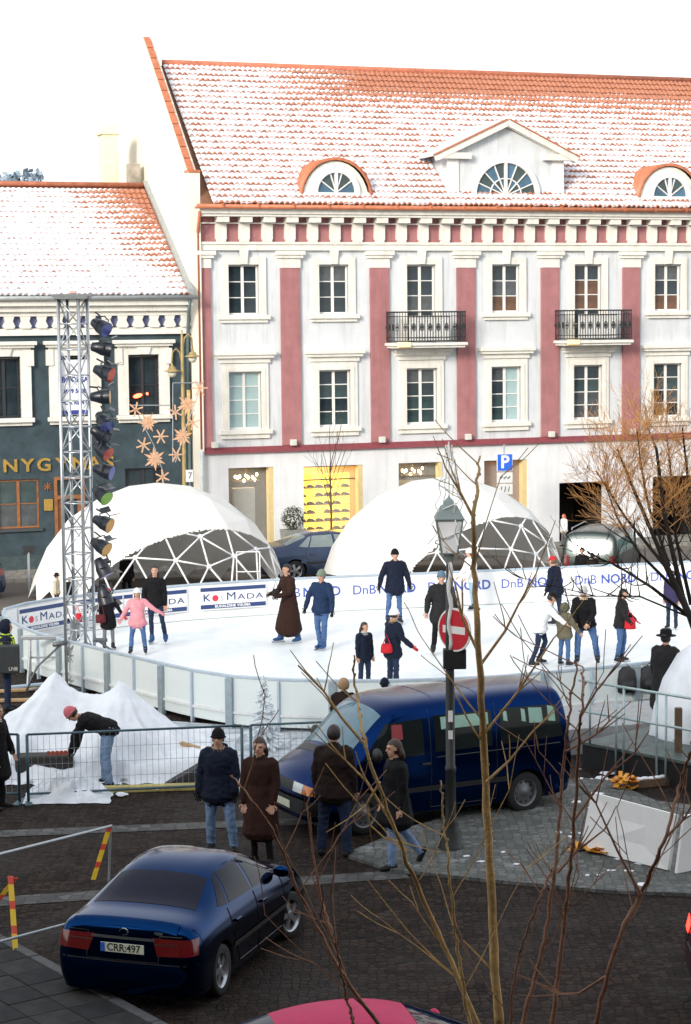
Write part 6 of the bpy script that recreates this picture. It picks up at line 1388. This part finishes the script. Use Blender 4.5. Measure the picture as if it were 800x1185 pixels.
    def shell(name, m_, rx, ry, rz, cb, keep, lift=0):
        q = MB(); q.smooth = True; n, m = 20, 14; c = H_+cb; vs, ok = [], {}
        for i in range(n):
            for j in range(m+1):
                th, ph = 2*pi*i/n, pi*j/m; d = V((sin(ph)*cos(th), sin(ph)*sin(th), -cos(ph))); vs.append(c+Lh*(d.x*rx)+Fh*(d.y*ry)+hu*(d.z*rz))
        fs = []
        for i in range(n):
            for j in range(m):
                th, ph = 2*pi*(i+.5)/n, pi*(j+.5)/m; d = V((sin(ph)*cos(th), sin(ph)*sin(th), -cos(ph)))
                if keep(d): i2 = (i+1) % n; fs.append((i*(m+1)+j, i2*(m+1)+j, i2*(m+1)+j+1, i*(m+1)+j+1))
        q.add(vs, fs); return q.build(name, m_, o)
    if hat != 'fur':
        shell('hair', hm, .088*k, .106*k, .114*k, hu*.016*k-Fh*.010*k, lambda d: d.z > (-.55 if d.y < .15 else .42) and not (d.y > .25 and d.z < .45))
    if long_hair:
        q = MB(); q.smooth = True; b0 = H_-Fh*.055*k+hu*.03*k; q.tube([b0, b0-hu*.10*k-Fh*.03*k, b0-Z*(.12+long_hair*.5)*k-Fh*.055*k, b0-Z*(.14+long_hair)*k-Fh*.05*k], [(.075*k,.05*k),(.098*k,.055*k),(.085*k,.04*k),(.03*k,.015*k)], 12, ref=tuple(Lh)); q.build('long_hair', hm, o)
    if hat == 'beanie':
        shell('hat', hatm, .094*k, .110*k, .125*k, hu*.026*k-Fh*.008*k, lambda d: d.z > -.02-.12*(d.y < 0))
        q = MB(); q.smooth = True; q.tube([H_+hu*(.020+.012*sin(t_))*k*1.0-Fh*.008*k+Lh*(.095*k*cos(t_))+Fh*(.111*k*sin(t_)) for t_ in [2*pi*i/20 for i in range(21)]], .014*k, 6, caps=False); q.build('hat_brim', hatm, o)
    elif hat == 'bobble':
        shell('hat', hatm, .096*k, .112*k, .128*k, hu*.024*k-Fh*.01*k, lambda d: d.z > (-.05 if d.y > .3 else -.55))
        q = MB(); q.smooth = True
        for s in (-1,1): q.tube([H_+Lh*(s*.088*k)-hu*.02*k, H_+Lh*(s*.095*k)-hu*.14*k, H_+Lh*(s*.09*k)-hu*.24*k], [.02*k,.014*k,.01*k], 6)
        q.build('hat_ties', hatm, o)
    elif hat == 'cap':
        shell('hat', hatm, .093*k, .109*k, .118*k, hu*.026*k-Fh*.006*k, lambda d: d.z > .12)
        q = MB(); q.smooth = True; P = [[H_+hu*(.045-.03*r)*k+Lh*(.085*k*sin(t_)*(1-.1*r))+Fh*((.07+.10*r)*k*cos(t_)) for r in (0,.5,1)] for t_ in [-1.2+.2*i for i in range(13)]]; q.grid(P); q.build('visor', hatm, o)
    elif hat == 'brim':
        q = MB(); q.smooth = True; q.lathe([(.17*k,-.005),(.17*k,.005),(.102*k,.012),(.098*k,.09*k),(.07*k,.115*k),(.001,.108*k)], H_+hu*.045*k, hu, 20); q.build('hat', hatm, o)
    elif hat == 'fur':
        shell('hat', hatm, .115*k, .130*k, .14*k, hu*.02*k-Fh*.012*k, lambda d: d.z > (.12 if d.y > .3 else -.6))
    elif hat == 'hoodup':
        shell('hood', hatm, .118*k, .135*k, .15*k, hu*.0*k-Fh*.02*k, lambda d: not (d.y > .55) and d.z > -.75)
    return o, dict(H=H_+loc, off=off+loc, tz=lambda h: tz(h)+off+loc, k=k, F=F, L=Lt)
def hgt(px, py, hy, zg): p = G(px, py, zg); return D(px, hy, p.y).z-zg
ICEZ = .092
def skater(label, px, py, hy, face, top, pants, H=None, **kw):
    return person(label, (px, py), H or min(1.9, hgt(px, py, hy, ICEZ)), face, top, pants, zg=ICEZ, skates=True, shoe=kw.pop('shoe', SKD), group='skaters on the ice', vox=.018, **kw)
def bag(label, p, w_, h_, m_, az=0, strap=None):
    t_ = thing('handbag', label, 'bag', p, az); mb = MB(); mb.smooth = True; mb.tube([(0,0,-h_/2),(0,0,-h_*.35),(0,0,h_*.2),(0,0,h_/2)], [(w_*.42,.05),(w_*.5,.07),(w_*.46,.06),(w_*.36,.02)], 12, ref=(1,0,0)); mb.build('body', m_, t_)
    mb = MB(); mb.tube([(-w_*.3,0,h_*.45),(0,0,h_*.45+(strap or .2)),(w_*.3,0,h_*.45)], .012, 5); mb.build('strap', m_, t_)
ST = ((.10,.10,-1),(.02,-.12,-1))
# --- skaters
o, q = skater('skater in white jacket seen through the lattice tower', 87, 741, 690, 10, WHITEC, GREYC, hair='brown', hem=.15, glove=BLACK); bag('red handbag of the skater behind the lattice tower', q['tz'](-.05)+V((.10,-.22,0)), .24, .2, REDC)
o, q = skater('skater in dark coat and red knitted hat left of the pink girl', 126, 752, 683, 20, BLACK, GREYC, hem=.30, flare=.05, hat='beanie', hatm=REDC, hair='dark', la=((.45,.1,-.9),(.5,.2,-.75)), ra=((.2,.1,-1),(.0,.3,-1)), glove=REDC, slim=.85); bag('maroon shoulder bag of the skater in the red hat', q['tz'](-.05)+V((-.16,-.24,0)), .28, .2, MAROON, .2, .6)
o, q = skater('girl in pink coat and white hat holding hands on both sides', 160, 757, 683, 0, PINK, DENIM, hem=.16, flare=.06, bulk=.03, hat='bobble', hatm=WHITEC, hair='brown', long_hair=.12, la=((.75,.15,-.6),(.8,.1,-.45)), ra=((.5,.1,-.9),(.45,.2,-.85)), ll=((.14,.05,-1),(.10,-.03,-1)), rl=((.14,.05,-1),(.10,-.03,-1)), glove=PINK)
o, q = skater('woman in short black jacket and dark jeans right of the pink girl', 184, 745, 657, -5, BLACK, DDEN, hem=.08, hair='dark', long_hair=.1, head=(0,.25), ll=((.16,.1,-1),(.14,-.15,-1)), rl=((.02,.0,-1),(-.02,-.05,-1)), slim=.85, la=((.16,0,-1),(.05,.05,-1)), ra=((.25,.1,-1),(.1,.2,-1)), shoe=SKB)
o, q = skater('skater in ankle length brown coat holding her hands before her', 335, 744, 648, -58, BROWN, DBROWN, hem=.66, flare=.11, bulk=.03, hair='dark', shoe=SKB, la=((.15,.35,-.9),(-.2,.9,-.25)), ra=((.2,.35,-.9),(-.25,.9,-.2)), ll=((.10,-.10,-1),(.05,-.2,-1)), rl=((.10,.26,-1),(.02,.10,-1)), lean=(0,.06), glove=BROWN); bag('small brown bag held by the skater in the long coat', q['tz'](.16)+q['F']*.36, .2, .18, DRAB)
o, q = skater('man in blue jacket and grey green knitted hat gliding with one arm out', 373, 752, 660, -30, BLUEC, DENIM, hat='beanie', hatm=GREENH, hair='brown', lean=(.10,.14), bulk=.035, la=((.3,.05,-1),(.1,.2,-1)), ra=((.5,.15,-.9),(.3,.0,-1)), ll=((.0,.12,-1),(-.12,-.14,-1)), rl=((.02,.06,-1),(-.05,-.20,-1)), shoe=SKB, glove=BLACK)
o, q = skater('tall man in dark jacket and black knitted hat with arms held out', 456, 722, 638, 10, NAVYC, DENIM, hat='beanie', hatm=BLACK, hair='dark', bulk=.045, hem=.20, la=((.42,.05,-.95),(.2,.1,-1)), ra=((.5,.0,-.9),(.25,.15,-1)), ll=((.02,.0,-1),(.04,-.05,-1)), rl=((.14,.05,-1),(.05,-.12,-1)), glove=BLACK)
o, q = skater('girl with long brown hair and dark jacket behind the near barrier', 422, 800, 722, 35, NAVYC, DDEN, hair='brown', long_hair=.34, scarf=LGREY, hem=.15, bulk=.02, head=(20,0))
o, q = skater('woman in white hat and fur collared navy coat behind the near barrier', 455, 802, 707, 120, NAVYC, DDEN, hat='beanie', hatm=WHITEC, hair='brown', scarf=TAN, bulk=.04, hem=.18, glove=REDC, la=((.15,.0,-1),(.1,.2,-1)), ra=((.35,.15,-.8),(.5,.45,-.5)), lean=(0,.05)); bag('red bag at the hip of the woman in the white hat', q['tz'](-.02)+V((-.13,-.24,0)), .26, .2, REDC)
o, q = skater('man in black coat partly hidden by the lantern post', 511, 757, 652, 5, CHARC, BLACK, hair='dark', bulk=.045, hem=.24, flare=.05, la=((.35,.05,-1),(.12,.1,-1)), ra=((.42,.05,-.95),(.12,.15,-1)), ll=((.12,.05,-1),(.05,-.05,-1)), rl=((.12,.16,-1),(.10,-.10,-1)), hat='beanie', hatm=cloth('blue_grey_knit', (0.1,0.16,0.22)))
o, q = skater('skater in white jacket and white hat behind the lantern', 549, 706, 636, -70, WHITEC, CYANJ, hat='beanie', hatm=WHITEC, hair='dark', long_hair=.1, bulk=.04, lean=(0,.10), la=((.2,.3,-.9),(0,.6,-.7)), ra=((.2,.3,-.9),(0,.6,-.7)), ll=((.04,.15,-1),(.0,-.15,-1)), rl=((.04,-.1,-1),(.0,-.2,-1)))
o, q = skater('man in dark jacket and red cap skating by the far barrier', 646, 724, 646, -125, NAVYC, DDEN, hat='cap', hatm=REDC, hair='chestnut', bulk=.04, lean=(0,.14), la=((.25,.0,-1),(.1,.3,-1)), ra=((.3,-.1,-1),(.1,.2,-1)), ll=((.04,.2,-1),(0,-.2,-1)), rl=((.04,-.05,-1),(0,-.2,-1)), glove=BLACK)
o, q = skater('woman in white jacket and dark cap leaning toward the child', 620, 771, 686, 85, WHITEC, DDEN, H=1.72, hat='cap', hatm=BLACK, hair='dark', bulk=.045, lean=(0,.50), la=((.2,.7,-.7),(0,.7,-.7)), ra=((.2,.7,-.7),(0,.8,-.6)), ll=((.05,.35,-1),(.02,-.35,-1)), rl=((.05,-.05,-1),(.0,-.35,-1)), slim=.9, head=(0,-.1))
o, q = skater('child in olive jacket between two helping adults', 653, 771, 700, 130, OLIVE, DENIM, hat='hoodup', hatm=OLIVE, hair='brown', bulk=.05, hem=.14, la=((.3,.1,-.9),(.2,.4,-.8)), ra=((.4,.2,-.8),(.3,.4,-.7)), ll=((.10,.0,-1),(.04,-.05,-1)), rl=((.10,.0,-1),(.04,-.05,-1)))
o, q = skater('man in black jacket and grey knitted hat looking down, feet apart', 680, 769, 680, -12, BLACK, DENIM, H=1.80, hat='beanie', hatm=LGREY, hair='dark', scarf=CREAM, bulk=.035, lean=(-.06,.22), head=(0,-.35), la=((.15,.35,-.9),(-.45,.45,-.8)), ra=((.15,.35,-.9),(-.25,.45,-.8)), ll=((.26,.08,-1),(.14,-.12,-1)), rl=((.16,.08,-1),(.04,-.08,-1)), slim=1.08)
o, q = skater('dark haired skater in charcoal jacket with a red bag, facing right', 717, 767, 683, 75, CHARC, DENIM, hair='dark', long_hair=.22, bulk=.03, hem=.1, la=((.2,.3,-.9),(0,.7,-.6)), ra=((.25,.3,-.9),(0,.6,-.7)), ll=((.05,.15,-1),(.0,-.15,-1)), rl=((.05,.0,-1),(.0,-.15,-1)), lean=(0,.08), glove=REDC); bag('red bag carried by the dark haired skater facing right', q['tz'](-.02)+V((.18,-.26,0)), .26, .26, REDC)
o, q = skater('skater in purple jacket behind the branches at the right', 778, 728, 662, -30, PURP, DDEN, hair='dark', bulk=.04, hem=.15)
# --- bystanders
def walker(label, px, py, hy, face, top, pants, H=None, **kw):
    zg = kw.pop('zg', 0.0); return person(label, (px, py), H or min(1.97, hgt(px, py, hy, zg)), face, top, pants, zg=zg, **kw)
walker('man in long dark coat and brimmed hat standing on the platform', 770, 846, 731, 150, CHARC, BLACK, zg=.482, hat='brim', hatm=BLACK, hair='dark', bulk=.055, hem=.52, flare=.05, la=((.12,.1,-1),(.0,.3,-1)), ra=((.12,.1,-1),(0,.3,-1)), vox=.016)
o, q = walker('worker in yellow high visibility vest at the left edge', 9, 822, 700, 100, NAVYC, DDEN, H=1.86, vest=VEST, hair='dark', hat='hoodup', hatm=NAVYC, bulk=.05, hem=.12, la=((.2,.1,-1),(.05,.3,-1)), ra=((.25,.15,-1),(.1,.3,-1)))
cs = thing('equipment_case', 'dark grey equipment case held by the worker in the yellow vest', 'case', D(6, 779, G(3,822).y-.45), .1); part(lambda m: m.bbox(-.36,.30,-.11,.11,0,.58,.03), 'shell', mat('dark_case', (.025,.03,.032), .55), cs); part(lambda m: m.tube([(-.1,0,.58),(-.08,0,.64),(.08,0,.64),(.1,0,.58)], .014, 6), 'handle', BTRIM, cs); text('lettering', 'LNB', .1, mat('cream_print', (.6,.58,.5), .5), cs, (.17,-.115,.10), depth=.002)
walker('woman in dark coat cut off by the left edge behind the wire fence', -2, 936, 815, 70, BLACK, BLACK, hair='chestnut', scarf=CREAM, bulk=.035, hem=.40, flare=.05, long_hair=.1, la=((.2,.25,-1),(.05,.35,-.9)), ra=((.22,.3,-1),(.05,.2,-1)), vox=.014)
o, q = walker('man in dark navy jacket and black knitted hat striding toward the viewer', 258, 984, 843, -8, NAVYC, LDEN, hat='beanie', hatm=BLACK, hair='dark', bulk=.06, hem=.16, hood=True, scarf=TAN, la=((.20,.15,-1),(.0,.25,-1)), ra=((.26,-.05,-1),(.1,.2,-1)), ll=((.16,.14,-1),(.10,-.12,-1)), rl=((.10,-.04,-1),(.03,-.22,-1)), slim=1.1, glove=BLACK, vox=.013, shoe=SHOE)
walker('woman in long dark brown coat beside the man in the black hat', 304, 1000, 853, -15, BROWN, BLACK, hair='brown', long_hair=.10, scarf=DBROWN, bulk=.03, hem=.50, flare=.05, la=((.16,.1,-1),(-.1,.3,-1)), ra=((.16,.1,-1),(-.05,.2,-1)), ll=((.05,.10,-1),(.02,-.1,-1)), rl=((.05,-.05,-1),(.02,-.15,-1)), slim=.8, vox=.013)
walker('man in dark brown jacket and jeans seen from behind at the van front', 387, 991, 831, 165, DBROWN, DDEN, hair='dark', scarf=BLACK, bulk=.055, hem=.14, la=((.22,.05,-1),(.05,.2,-1)), ra=((.22,.05,-1),(.05,.2,-1)), ll=((.14,.05,-1),(.06,-.08,-1)), rl=((.14,.0,-1),(.06,-.1,-1)), slim=1.12, vox=.013)
walker('woman with curly brown hair and black coat walking left past the lantern', 470, 1004, 855, -75, BLACK, LDEN, hair='brown', long_hair=.06, bulk=.045, hem=.30, flare=.05, la=((.15,-.1,-1),(.0,.2,-1)), ra=((.15,.2,-1),(.0,.3,-1)), ll=((.03,.22,-1),(.0,.0,-1)), rl=((.03,-.22,-1),(.0,-.75,-1),(0,.5,-.9)), slim=.95, vox=.013)
walker('man in black jacket and patterned red cap bending over the white sheeting', 124, 909, 812, -88, BLACK, LDEN, H=1.80, hat='beanie', hatm=mat('red_check_knit', (.42,.01,.04), .8, var=.0, scale=45, var2=(.5,.22,.24)), hair='dark', bulk=.035, hem=.04, lean=(0,2.6), head=(0,-.5), la=((.1,.5,-.9),(.05,.3,-1)), ra=((.1,.35,-1),(.05,.25,-1)), ll=((.08,.10,-1),(.02,-.10,-1)), rl=((.08,.22,-1),(.02,.0,-1)), glove=BLACK, slim=1.12, vox=.014)
p = D(398, 800, 36.6); person('person in brown fur hat standing behind the van', None, D(398,787,36.6).z, 180, DBROWN, BLACK, hat='fur', hatm=TAN, bulk=.05, at_=V((p.x,p.y,0)))
p = D(445, 800, 37.2); person('person in dark cap standing behind the van', None, D(445,786,37.2).z, 150, NAVYC, BLACK, hat='beanie', hatm=NAVYC, bulk=.05, at_=V((p.x,p.y,0)))
def onl(label, px, hy, y, face, top, pants, zg=0.0, **kw): p = D(px, hy, y); person(label, None, p.z-zg, face, top, pants, zg=zg, at_=V((p.x,y,zg)), vox=.02, **kw)
onl('child in brown hat and cream coat behind the left barrier bend', 65, 664, 56.6, 80, CREAM, BLACK, hat='brim', hatm=DBROWN, scarf=CREAM, bulk=.04)
onl('dark haired child behind the barrier next to the cream coat', 80, 668, 56.8, 20, BLACK, BLACK, hair='dark', bulk=.04)
onl('person in dark clothes inside the left dome', 146, 640, 58.4, 30, BLACK, BLACK, hair='dark', bulk=.04)
onl('dark haired person before the green estate car', 674, 634, 58.6, -20, BLACK, BLACK, hair='dark', bulk=.04)
onl('smaller brown haired person before the green estate car', 686, 640, 58.5, 200, DBROWN, BLACK, hair='brown', bulk=.03)
onl('person with orange red hair and white top at the dark passage', 653, 595, 70.2, -60, WHITEC, GREYC, zg=.12, hair='red', long_hair=.05, bulk=.04)
